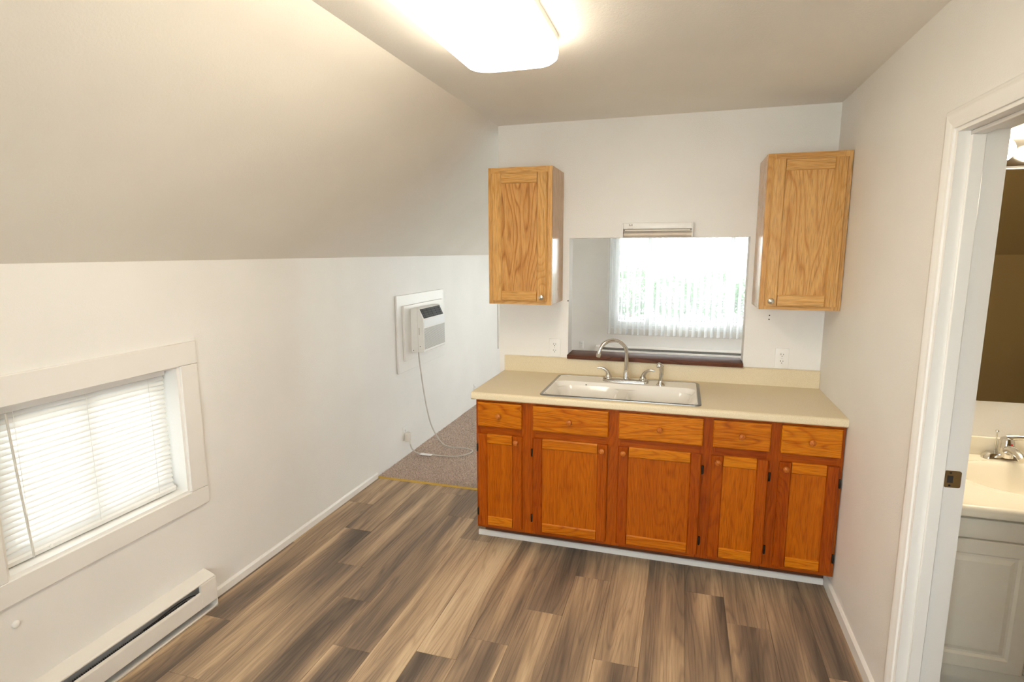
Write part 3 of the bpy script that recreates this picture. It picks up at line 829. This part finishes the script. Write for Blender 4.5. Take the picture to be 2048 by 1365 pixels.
def outlet(c, face, label, group=None, mat='plastic'):
    """face: 'Y' facing -y, 'X' facing +x"""
    t = thing('wall_outlet', c, label, 'outlet', group)
    def P(u, d, w):      # u across, d out of the wall, w up
        return (c[0]+u, c[1]-d, c[2]+w) if face == 'Y' else (c[0]+d, c[1]+u, c[2]+w)
    def bx(u0, u1, d0, d1, w0, w1, bev=0):
        a, b = P(u0, d0, w0), P(u1, d1, w1)
        return B(a[0], b[0], a[1], b[1], a[2], b[2], bev=bev)
    pl = mk('cover_plate', bx(-0.036, 0.036, 0, 0.005, -0.058, 0.058, 0.002), mat, t)
    for s in (0.020, -0.020):
        poly = [P(0.0165*math.cos(a)*1.0, 0, s+max(-0.0125, min(0.0125, 0.0165*math.sin(a)))) for a in [2*math.pi*k/20 for k in range(20)]]
        bm = bmesh.new(); d = V(P(0, 1, 0))-V(P(0, 0, 0))
        loft(bm, [[V(p)+d*0.004 for p in poly], [V(p)+d*0.0065 for p in poly]])
        rc = mk('receptacle', bm, mat, t)
        for u, hh in ((-0.0065, 0.0045), (0.0065, 0.0035)):
            mk('slot', bx(u-0.0012, u+0.0012, 0.0062, 0.0068, s+0.002-hh+0.002, s+0.002+hh+0.002), 'slot', rc, smooth=False)
        mk('ground_hole', bx(-0.0022, 0.0022, 0.0062, 0.0068, s-0.009, s-0.0045), 'slot', rc, smooth=False)
    mk('screw', bx(-0.002, 0.002, 0.005, 0.0056, -0.002, 0.002), 'nickel', t, smooth=False)
    return t
outlet((1.377, 0.0, 1.0755), 'Y', 'duplex outlet above the backsplash beneath the cabinet at the open partition end')
outlet((2.706, 0.0, 1.075), 'Y', 'duplex outlet above the backsplash beneath the corner wall cabinet')
outlet((0.0, 0.546, 0.205), 'X', 'white outlet low on the left wall with a cord plugged in')
outlet((0.0, 2.19, 0.19), 'X', 'white outlet low on the left wall beyond the countertop corner')
outlet((0.70, YF, 0.27), 'Y', 'white outlet on the far living-room wall beside the window')

# ================================================================== AIR CONDITIONER
pn = thing('air_conditioner_surround', (0, 0.9, 0.72), 'white stepped wooden mounting panel around the air conditioner on the left wall', 'panel')
def ring(bm, x0, x1, a0, a1, b0, b1, c0, c1, d0, d1):
    box(bm, x0, x1, a0, a1, d0, d1); box(bm, x0, x1, b0, b1, d0, d1)
    box(bm, x0, x1, a1, b0, c0, d0); box(bm, x0, x1, a1, b0, c1, d1)
bm = B(0.0015, 0.018, 0.452, 1.362, 0.722, 1.343, bev=0.002, seg=1)
mk('outer_board', bm, 'trim', pn)
mk('inner_board', B(0.018, 0.036, 0.535, 1.285, 0.812, 1.258, bev=0.002, seg=1), 'trim', pn)
ac = thing('air_conditioner', (0.09, 0.86, 0.868), 'white through-wall air conditioner with black louvres and grey mesh front', 'air conditioner')
ay0, ay1 = 0.648, 1.075
prof = [(0.036, 0.872), (0.036, 1.228), (0.085, 1.230), (0.104, 1.226), (0.145, 1.142), (0.147, 1.070), (0.147, 0.876), (0.142, 0.870)]
mk('housing', PR(prof, 'Y', ay0, ay1), 'plastic', ac, smooth=False)
# dark louvre recess on the slanted face
p0, p1 = V((0.1045, 0, 1.2245)), V((0.1445, 0, 1.143)); dd = (p1-p0).normalized(); nn = V((-dd.z, 0, dd.x))*-1
if nn.x < 0: nn = -nn
def slab_on(p, L0, L1, y0, y1, h0, h1):
    bm = bmesh.new(); L = []
    for hh in (h0, h1):
        L.append([p+dd*L0+nn*hh+V((0, y0, 0)), p+dd*L1+nn*hh+V((0, y0, 0)), p+dd*L1+nn*hh+V((0, y1, 0)), p+dd*L0+nn*hh+V((0, y1, 0))])
    return loft(bm, L)
ln = (p1-p0).length
vent = mk('vent', slab_on(p0, 0.004, ln-0.004, ay0+0.020, ay1-0.020, -0.002, 0.0012), 'black', ac, smooth=False)
for k in range(4):
    mk('louver', slab_on(p0, 0.012+k*0.0195, 0.015+k*0.0195, ay0+0.022, ay1-0.022, 0.0008, 0.006), 'louver', vent, smooth=False)
for k in range(5):
    yy = ay0+0.06+k*(ay1-ay0-0.12)/4
    mk('divider', slab_on(p0, 0.006, ln-0.006, yy-0.0012, yy+0.0012, 0.0008, 0.004), 'louver', vent, smooth=False)
mk('control_strip', B(0.1455, 0.1485, ay0+0.012, ay1-0.006, 1.076, 1.138, bev=0.001, seg=1), 'vinylframe', ac)
mk('grille', B(0.1468, 0.1490, ay0+0.012, ay1-0.008, 0.892, 1.068), 'grille', ac, smooth=False)
mk('side_slot', B(0.104, 0.110, ay0-0.0006, ay0+0.001, 1.015, 1.072), 'grey_trim', ac, smooth=False)
for (x, z) in ((0.112, 0.918), (0.052, 0.884)):
    mk('screw', LA([(0.004, 0), (0.0035, -0.001)], (x, ay0, z), 'Y', 10), 'hinge', ac)
mk('side_seam', B(0.094, 0.0952, ay0-0.0005, ay0+0.001, 0.874, 1.228), 'grey_trim', ac, smooth=False)

# cord from the unit to the outlet, with a loop on the carpet
cd = thing('power_cord', (0.3, 0.7, 0.012), 'pale power cord hanging from the air conditioner and looping on the carpet', 'cord')
CR = 0.0058; CZ = 0.0215
cpts = [(0.085, 0.672, 0.869), (0.080, 0.690, 0.80), (0.070, 0.745, 0.64), (0.060, 0.800, 0.50), (0.060, 0.850, 0.34), (0.075, 0.890, 0.19), (0.120, 0.900, 0.085), (0.195, 0.870, 0.022),
        (0.289, 0.815, CZ), (0.417, 0.825, CZ), (0.500, 0.790, CZ), (0.500, 0.715, CZ), (0.440, 0.630, CZ), (0.340, 0.600, CZ), (0.245, 0.598, CZ), (0.151, 0.603, CZ), (0.095, 0.592, CZ+0.004), (0.052, 0.578, 0.055), (0.040, 0.556, 0.110), (0.036, 0.546, 0.150)]
mk('cable', T(smooth_path(cpts, 6), CR, 10), 'cordmat', cd)
mk('plug', B(0.0075, 0.044, 0.520, 0.572, 0.140, 0.212, bev=0.008, seg=3), 'almond', cd)
mk('strain_relief', T([(0.036, 0.546, 0.150), (0.040, 0.553, 0.112)], [0.011, 0.006], 12), 'almond', cd)
mk('tag', B(0.118, 0.222, 0.560, 0.602, CZ+0.004, CZ+0.006), 'plastic', cd, smooth=False, label='white paper tag')

# ================================================================== HEATERS
def heater(loc, axis, a0, a1, label, cap_at_end=True, h=0.185, fins=True):
    """profile in (depth, z). axis 'Y': on left wall, depth +x. axis 'X': on far wall, depth toward -y"""
    t = thing('baseboard_heater', loc, label, 'heater')
    def pf(poly, b0, b1, name, mat, parent=t):
        if axis == 'Y': bm = PR(poly, 'Y', b0, b1)
        else: bm = PR([(YF-p, q) for p, q in poly], 'X', b0, b1)
        return mk(name, bm, mat, parent, smooth=False)
    d = 0.068
    pf([(0.0, 0.0), (0.0025, 0.0), (0.0025, h-0.003), (0.0, h-0.003)], a0, a1, 'back_panel', 'heatin')
    pf([(0.0, h), (0.004, h), (d-0.010, h-0.018), (d-0.004, h-0.022), (d-0.004, h-0.027), (d-0.008, h-0.026), (d-0.012, h-0.022), (0.004, h-0.004), (0.0, h-0.004)], a0, a1, 'hood', 'heater')
    pf([(d-0.010, h-0.062), (d-0.002, h-0.066), (d, h-0.070), (d, 0.046), (d-0.004, 0.042), (d-0.007, 0.042), (d-0.004, 0.048), (d-0.004, h-0.070), (d-0.012, h-0.066)], a0, a1, 'front_panel', 'heater')
    pf([(0.0025, 0.0), (d-0.006, 0.0), (d+0.002, 0.010), (d+0.002, 0.018), (d-0.002, 0.018), (d-0.002, 0.012), (d-0.008, 0.006), (0.0025, 0.006)], a0, a1, 'bottom_rail', 'heater')
    cap = [(0.0, 0.0), (d-0.004, 0.0), (d+0.002, 0.010), (d+0.002, h-0.075), (d, h-0.028), (d-0.008, h-0.019), (0.004, h+0.001), (0.0, h+0.001)]
    pf(cap, a1-0.0025, a1+0.0015, 'end_cap', 'heater'); pf(cap, a0-0.0015, a0+0.0025, 'end_cap', 'heater')
    pf([(d-0.012, 0.046), (d+0.0015, 0.046), (d+0.0015, h-0.070), (d, h-0.030), (d-0.012, h-0.028)], a1-0.085, a1-0.0025, 'junction_cover', 'heater')
    pf([(d-0.012, 0.046), (d+0.0015, 0.046), (d+0.0015, h-0.070), (d, h-0.030), (d-0.012, h-0.028)], a0+0.0025, a0+0.085, 'junction_cover', 'heater')
    if fins:
        bm = bmesh.new(); y = a0+0.12
        while y < a1-0.12:
            box(bm, 0.012, 0.048, y, y+0.0008, 0.050, 0.098); y += 0.0085
        f = mk('fin_element', bm, 'fin', t, smooth=False); f['kind'] = 'stuff'
        mk('element_tube', T([(0.029, a0+0.06, 0.074), (0.029, a1-0.06, 0.074)], 0.007, 10), 'fin', t)
        mk('wire', T(smooth_path([(0.035, a1-0.07, 0.10), (0.046, a1-0.14, 0.128), (0.040, a1-0.22, 0.126), (0.046, a1-0.30, 0.124), (0.040, a1-0.36, 0.118)], 5), 0.0022, 8), 'black', t)
    return t
heater((0, -2.1, 0), 'Y', -2.93, -1.522, 'white electric baseboard heater with open slot under the low kitchen window')
heater((2.0, YF, 0), 'X', 0.93, 3.40, 'long white baseboard heater under the living-room window beyond the pass-through', h=0.282, fins=False)

bp = mk('wall_bumper', LA([(0.013, 0.0), (0.013, 0.004), (0.010, 0.008), (0.003, 0.010)], (0.0, -2.295, 0.424), 'X', 18), 'casing')
tag(bp, 'tiny cream round bumper on the wall between low window and heater', 'bumper')

# ================================================================== BLINDS
mb = thing('mini_blind', (-0.05, (WIN[0][0]+WIN[0][1])/2, WZ0+0.02), 'white horizontal mini blind hanging inside the low kitchen window', 'blind')
by0, by1 = WIN[0][0]+0.018, WIN[0][1]-0.030
bxc = -0.058
mk('headrail', B(bxc-0.014, bxc+0.014, by0, by1, WZ1-0.042, WZ1-0.013, bev=0.002, seg=1), 'plastic', mb)
zb, ztop = WZ0+0.052, WZ1-0.050
ns = 24
def slat_bm():
    bm = bmesh.new(); tl = math.radians(50); pts = []
    for k in range(6):
        u = (k/5-0.5)*0.0255; hgt = 0.0022*(1-(2*k/5-1)**2)
        pts.append((u*math.cos(tl)-hgt*math.sin(tl)*-1, -u*math.sin(tl)+hgt*math.cos(tl)))
    poly = [(bxc+p, q) for p, q in pts]+[(bxc+p, q-0.0005) for p, q in reversed(pts)]
    return prism(bm, poly, 'Y', by0+0.004, by1-0.004)
s0 = None
for k in range(ns):
    z = zb+(ztop-zb)*k/(ns-1)
    if s0 is None:
        bm = slat_bm(); bmesh.ops.translate(bm, verts=bm.verts[:], vec=(0, 0, z)); s0 = mk('slat', bm, 'slat', mb); sb = WP[s0.name].copy(); zb0 = z
    else:
        dup(s0, sb+V((0, 0, z-zb0)), mb)
mk('bottom_rail', PR([(bxc-0.013, zb-0.034), (bxc+0.012, zb-0.034), (bxc+0.016, zb-0.018), (bxc+0.010, zb-0.010), (bxc-0.012, zb-0.010)], 'Y', by0, by1), 'plastic', mb)
for yy in (by0+0.10, (by0+by1)/2, by1-0.085):
    for dx in (-0.0135, 0.0135):
        mk('ladder_cord', T([(bxc+dx, yy, zb-0.012), (bxc+dx, yy, WZ1-0.035)], 0.0008, 6), 'plastic', mb)
mk('tilt_wand', T([(bxc+0.024, by0+0.072, WZ1-0.040), (bxc+0.030, by0+0.078, 0.9), (bxc+0.034, by0+0.090, 0.615)], 0.0038, 6), 'cordmat', mb)
for yy in (by0+0.16, by1-0.115):
    mk('cord_button', LA([(0.007, 0.0), (0.006, 0.003), (0.001, 0.004)], (bxc+0.0145, yy, zb-0.022), 'X', 12), 'plastic', mb)

vb = thing('vertical_blind', (2.2, YF-0.08, 0.44), 'sheer white vertical blind covering the wide living-room window', 'blind')
mk('headrail', B(1.10, 3.42, YF-0.11, YF-0.06, 2.07, 2.11, bev=0.003), 'plastic', vb)
bm = bmesh.new(); n_ = 260; prev = None
for k in range(n_+1):
    x = 1.10+(3.42-1.10)*k/n_
    y = YF-0.060+0.010*math.sin(x*2*math.pi/0.085)
    a = bm.verts.new((x, y, 0.455)); b = bm.verts.new((x, y, 2.07))
    if prev: bm.faces.new((prev[0], a, b, prev[1]))
    prev = (a, b)
mk('sheer', bm, 'sheer', vb)
v0 = None; x = 1.13; k = 0
while x < 3.40:
    ang = math.radians(76 if x < 1.72 else 58)
    if v0 is None or (x >= 1.72 and k == 0):
        bm = B(-0.042, 0.042, -0.0006, 0.0006, 0.47, 2.07)
        bmesh.ops.rotate(bm, verts=bm.verts[:], cent=(0, 0, 0), matrix=Matrix.Rotation(ang, 3, 'Z'))
        bmesh.ops.translate(bm, verts=bm.verts[:], vec=(x, YF-0.095, 0))
        v0 = mk('vane', bm, 'vane', vb, smooth=False)
        if x >= 1.72: k = 1
        base = WP[v0.name].copy(); bx0_ = x
    else:
        dup(v0, base+V((x-bx0_, 0, 0)), vb)
    x += 0.085

# ================================================================== CEILING FIXTURE
lf = thing('ceiling_light', (1.5, -1.905, H), 'long lit fluorescent ceiling light with white rounded wraparound diffuser', 'ceiling light')
lx0, lx1, ly0, ly1 = 1.322, 1.682, -2.520, -1.290
bm = bmesh.new()
loft(bm, [[(x, y, H) for x, y in rrect(lx0+0.004, lx1-0.004, ly0+0.004, ly1-0.004, 0.081)], [(x, y, H-0.024) for x, y in rrect(lx0+0.004, lx1-0.004, ly0+0.004, ly1-0.004, 0.081)]])
mk('base_pan', bm, 'trim', lf)
bm = bmesh.new(); LL = []
for o, z in ((0.005, H-0.0245), (0.002, H-0.060), (0.006, H-0.080), (0.020, H-0.092), (0.045, H-0.098)):
    LL.append([(x, y, z) for x, y in rrect(lx0+o, lx1-o, ly0+o, ly1-o, 0.085-o*0.6, 10)])
loft(bm, LL)
mk('diffuser', bm, 'lens', lf)

# ================================================================== BATHROOM
vn = thing('bathroom_vanity', (3.5, -0.92, 0), 'cream bathroom vanity cabinet with raised-panel door seen through the doorway', 'vanity')
vx0, vx1, vy = BX0+0.004, 3.80, -1.185
bm = B(vx0, vx0+0.016, vy+0.018, BYB-0.002, 0.095, 0.758); box(bm, vx1-0.016, vx1, vy+0.018, BYB-0.002, 0.095, 0.758); box(bm, vx0, vx1, vy, vy+0.018, 0.095, 0.758); box(bm, vx0, vx1, vy+0.018, BYB-0.002, 0.095, 0.111)
mk('body', bm, 'vanity', vn, smooth=False)
mk('toe_kick', B(vx0+0.01, vx1-0.01, -1.115, -1.095, 0.0, 0.095), 'vanity', vn, smooth=False)
def raised_door(x0, x1, z0, z1):
    yb, yf = vy-0.001, vy-0.019
    L = []
    def rc(o, y): return [(x0+o, y, z0+o), (x1-o, y, z0+o), (x1-o, y, z1-o), (x0+o, y, z1-o)]
    bm = bmesh.new()
    loft(bm, [rc(0, yb), rc(0, yf+0.004), rc(0.004, yf), rc(0.050, yf), rc(0.058, yf+0.008), rc(0.066, yf+0.008), rc(0.082, yf+0.001), rc(0.086, yf+0.001)])
    return mk('door', bm, 'vanity', vn, smooth=False)
raised_door(3.045, 3.385, 0.150, 0.655); raised_door(3.392, 3.735, 0.150, 0.655)
mk('drawer', B(3.045, 3.735, vy-0.019, vy-0.001, 0.664, 0.735, bev=0.003), 'vanity', vn)
vt = thing('washbasin', (3.5, -0.93, 0.760), 'cream cultured-marble washbasin slab with an integrated oval bowl on the vanity', 'washbasin')
bm = bmesh.new()
tx0, tx1, ty0, ty1, tz = vx0, 3.82, -1.252, BYB-0.001, 0.80
cx, cy, rx, ry = 3.475, -0.925, 0.245, 0.185
def vt_z(x, y):
    d = math.hypot((x-cx)/rx, (y-cy)/ry)
    z = tz
    if d < 1.14: z += 0.006*max(0, 1-abs(d-1.07)/0.07)
    if d < 1.0: z -= 0.13*(1-d**2.4)
    f_ = y-ty0
    if f_ < 0.016: z -= 0.016-math.sqrt(max(0, 0.016**2-(0.016-f_)**2))
    return z
nx, ny = 100, 90
ysamp = [ty0+0.02*(j/8)**1.5 for j in range(8)]+[ty0+0.02+(ty1-ty0-0.02)*j/(ny-8) for j in range(ny-7)]
gv = [[bm.verts.new((tx0+(tx1-tx0)*i/nx, y, vt_z(tx0+(tx1-tx0)*i/nx, y))) for y in ysamp] for i in range(nx+1)]
for i in range(nx):
    for j in range(len(ysamp)-1): bm.faces.new((gv[i][j], gv[i+1][j], gv[i+1][j+1], gv[i][j+1]))
lw = [[bm.verts.new((v.co.x, max(v.co.y, ty0+0.0005), v.co.z-0.016)) for v in col_] for col_ in gv]
nyy = len(ysamp)
for i in range(nx):
    for j in range(nyy-1): bm.faces.new((lw[i][j], lw[i][j+1], lw[i+1][j+1], lw[i+1][j]))
    bm.faces.new((gv[i][0], lw[i][0], lw[i+1][0], gv[i+1][0])); bm.faces.new((gv[i][-1], gv[i+1][-1], lw[i+1][-1], lw[i][-1]))
for j in range(nyy-1):
    bm.faces.new((gv[0][j], gv[0][j+1], lw[0][j+1], lw[0][j])); bm.faces.new((gv[nx][j], lw[nx][j], lw[nx][j+1], gv[nx][j+1]))
mk('front_edge', B(tx0, tx1, ty0, ty0+0.02, 0.761, 0.7845, bev=0.003), 'marble', vt)
o = mk('top', bm, 'marble', vt)
for p in o.data.polygons: p.use_smooth = True
mk('backsplash', B(tx0, tx1, BYB-0.022, BYB-0.001, 0.799, 0.880, bev=0.004), 'marble', vt)
bf = thing('bathroom_faucet', (3.51, -0.70, 0.8), 'chrome single-lever bathroom faucet on the vanity top behind the basin', 'faucet')
bm = bmesh.new()
fcx, fcy = 3.495, -0.674
loft(bm, [[(fcx+x, fcy+y, 0.8005) for x, y in rrect(-0.085, 0.085, -0.028, 0.028, 0.027)], [(fcx+x, fcy+y, 0.812) for x, y in rrect(-0.084, 0.084, -0.027, 0.027, 0.026)], [(fcx+x, fcy+y, 0.826) for x, y in rrect(-0.070, 0.070, -0.019, 0.019, 0.018)]])
mk('base_plate', bm, 'chrome', bf)
mk('body', LA([(0.032, 0.812), (0.029, 0.85), (0.027, 0.878), (0.022, 0.893), (0.010, 0.899), (0.002, 0.900)], (fcx, fcy, 0), 'Z', 20), 'chrome', bf)
mk('spout', T(smooth_path([(fcx, fcy-0.01, 0.840), (fcx, fcy-0.05, 0.856), (fcx, fcy-0.10, 0.850), (fcx, fcy-0.125, 0.838)], 5), [0.022-0.0006*i for i in range(16)], 14), 'chrome', bf)
mk('lever', T(smooth_path([(fcx, fcy, 0.893), (fcx+0.03, fcy-0.012, 0.902), (fcx+0.075, fcy-0.03, 0.908)], 5), [0.016-0.0008*i for i in range(11)], 12), 'chrome', bf)
mk('lift_rod', T([(fcx-0.030, fcy+0.018, 0.82), (fcx-0.030, fcy+0.018, 0.912), (fcx-0.030, fcy+0.018, 0.914), (fcx-0.030, fcy+0.018, 0.920)], [0.0025, 0.0025, 0.007, 0.006], 10), 'chrome', bf)
mk('hot_mark', LA([(0.004, 0), (0.003, -0.001)], (fcx+0.006, fcy-0.0285, 0.872), 'Y', 10), 'red', bf)
mr = thing('bathroom_mirror', (3.5, BYB, 1.03), 'frameless wall mirror above the bathroom vanity reflecting a brown wall', 'mirror')
mk('glass', B(BX0+0.01, 3.86, BYB-0.006, BYB-0.001, 1.038, 2.010), 'mirror', mr, smooth=False)
vl = thing('vanity_light', (3.5, BYB, 2.03), 'bathroom vanity light bar with lit round globe bulbs above the mirror', 'light')
mk('back_bar', B(3.10, 3.86, BYB-0.030, BYB-0.001, 2.020, 2.125, bev=0.004), 'chrome', vl)
for k in range(5):
    x = 3.17+k*0.152
    mk('socket', LA([(0.022, 0.0), (0.020, -0.025), (0.016, -0.030)], (x, BYB-0.029, 2.073), 'Y', 16), 'gold', vl)
    prof = [(0.012, -0.028)]+[(0.045*math.sin(math.radians(a)), -0.072-0.045*math.cos(math.radians(180-a))*-1*-1) for a in range(20, 179, 12)]
    prof = [(0.014, -0.030)]+[(0.045*math.sin(math.radians(a)), -0.073+0.045*math.cos(math.radians(a))) for a in range(20, 180, 10)]+[(0.0005, -0.118)]
    mk('bulb', LA(prof, (x, BYB-0.029, 2.073), 'Y', 20), 'bulb', vl)

# ================================================================== OUTSIDE
M['ground'] = plain('pale_concrete_ground', (200, 198, 192), 0.9, 0, 0.2, 0.08, 0.6)
M['iron'] = plain('dark_iron', (16, 16, 22), 0.5, 0.0)
M['hedge'] = plain('hedge_leaf', (74, 110, 66), 0.7, 0, 0.2, 0.2, 6)
M['house'] = plain('pale_siding', (226, 222, 216), 0.8, 0, 0.2, 0.03, 2)
M['roofm'] = plain('pale_red_shingle', (176, 128, 118), 0.9, 0, 0.1, 0.1, 3)
GZ = -2.0
struct(mk('ground', B(-60, 60, -40, 120, GZ-0.3, GZ), 'ground', smooth=False), 'pale ground outside')
fn = thing('iron_fence', (-3, 26, GZ), 'dark iron picket fence outside beyond the living-room window', 'fence')
p0_ = None; x = -9.0
while x < 9.0:
    if p0_ is None:
        bm = T([(x, 26, GZ+0.05), (x, 26, GZ+1.34), (x, 26, GZ+1.44)], [0.019, 0.019, 0.003], 6); p0_ = mk('picket', bm, 'iron', fn); pb = WP[p0_.name].copy(); px0 = x
    else: dup(p0_, pb+V((x-px0, 0, 0)), fn)
    x += 0.135
for z in (GZ+0.2, GZ+1.05, GZ+1.25): mk('rail', B(-9, 9, 25.98, 26.02, z, z+0.03), 'iron', fn, smooth=False)
x = -8.0
while x < 9: mk('post', B(x-0.04, x+0.04, 25.96, 26.04, GZ, GZ+1.5), 'iron', fn, smooth=False); x += 2.4
hd = thing('hedge', (0, 28.5, GZ), 'uneven leafy green hedge outside behind the iron fence', 'hedge')
rr = random.Random(21); bm = bmesh.new()
for (hx_, hy_, rx, top) in ((-7, 28.6, 1.6, -0.3), (-4.6, 28.5, 1.5, 0.0), (-2.6, 28.3, 1.3, -0.1), (-0.6, 29, 1.5, 0.9), (1.6, 28.6, 1.4, 0.5), (3.8, 28.8, 1.5, 0.7), (6.0, 29, 1.5, 0.4), (8.2, 28.7, 1.5, 0.6)):
    rz = (top-GZ)/2
    for i in range(2600):
        u = rr.uniform(-1, 1); a = rr.uniform(0, 6.283); q = math.sqrt(1-u*u); k = rr.uniform(0.7, 1.0)
        p = V((hx_+rx*q*math.cos(a)*k, hy_+0.9*q*math.sin(a)*k, GZ+rz+max(rz*u*k, -rz+0.1)))
        d1 = V((rr.uniform(-1, 1), rr.uniform(-1, 1), rr.uniform(-1, 1))).normalized(); d2 = d1.orthogonal().normalized(); L = rr.uniform(0.06, 0.13)
        bm.faces.new([bm.verts.new(p-d1*L), bm.verts.new(p+d2*L*0.45), bm.verts.new(p+d1*L), bm.verts.new(p-d2*L*0.45)])
    mk('stem', T([(hx_, hy_, GZ), (hx_+0.05, hy_, GZ+rz)], [0.08, 0.04], 8), 'toe', hd)
f = mk('foliage', bm, 'hedge', hd, smooth=False); f['kind'] = 'stuff'
hs = thing('neighbour_house', (-2, 52, GZ), 'pale house with low reddish roof standing outside beyond the fence', 'house')
mk('wall', B(-14, 9, 50, 58, GZ, 1.5), 'house', hs, smooth=False)
mk('roof', PR([(49.2, 1.45), (54, 3.6), (58.8, 1.45)], 'X', -14.6, 9.6), 'house', hs, smooth=False)
mk('fascia', B(-14.6, 9.6, 49.1, 49.22, 1.28, 1.46), 'roofm', hs, smooth=False)
for x in (-9.5, -5.0, 0.5, 4.5):
    w_ = mk('window', B(x, x+1.3, 49.94, 50.0, -0.4, 0.8), 'roofm', hs, smooth=False)
    mk('pane', B(x+0.08, x+1.22, 49.92, 49.94, -0.32, 0.72), 'vinylframe', w_, smooth=False)
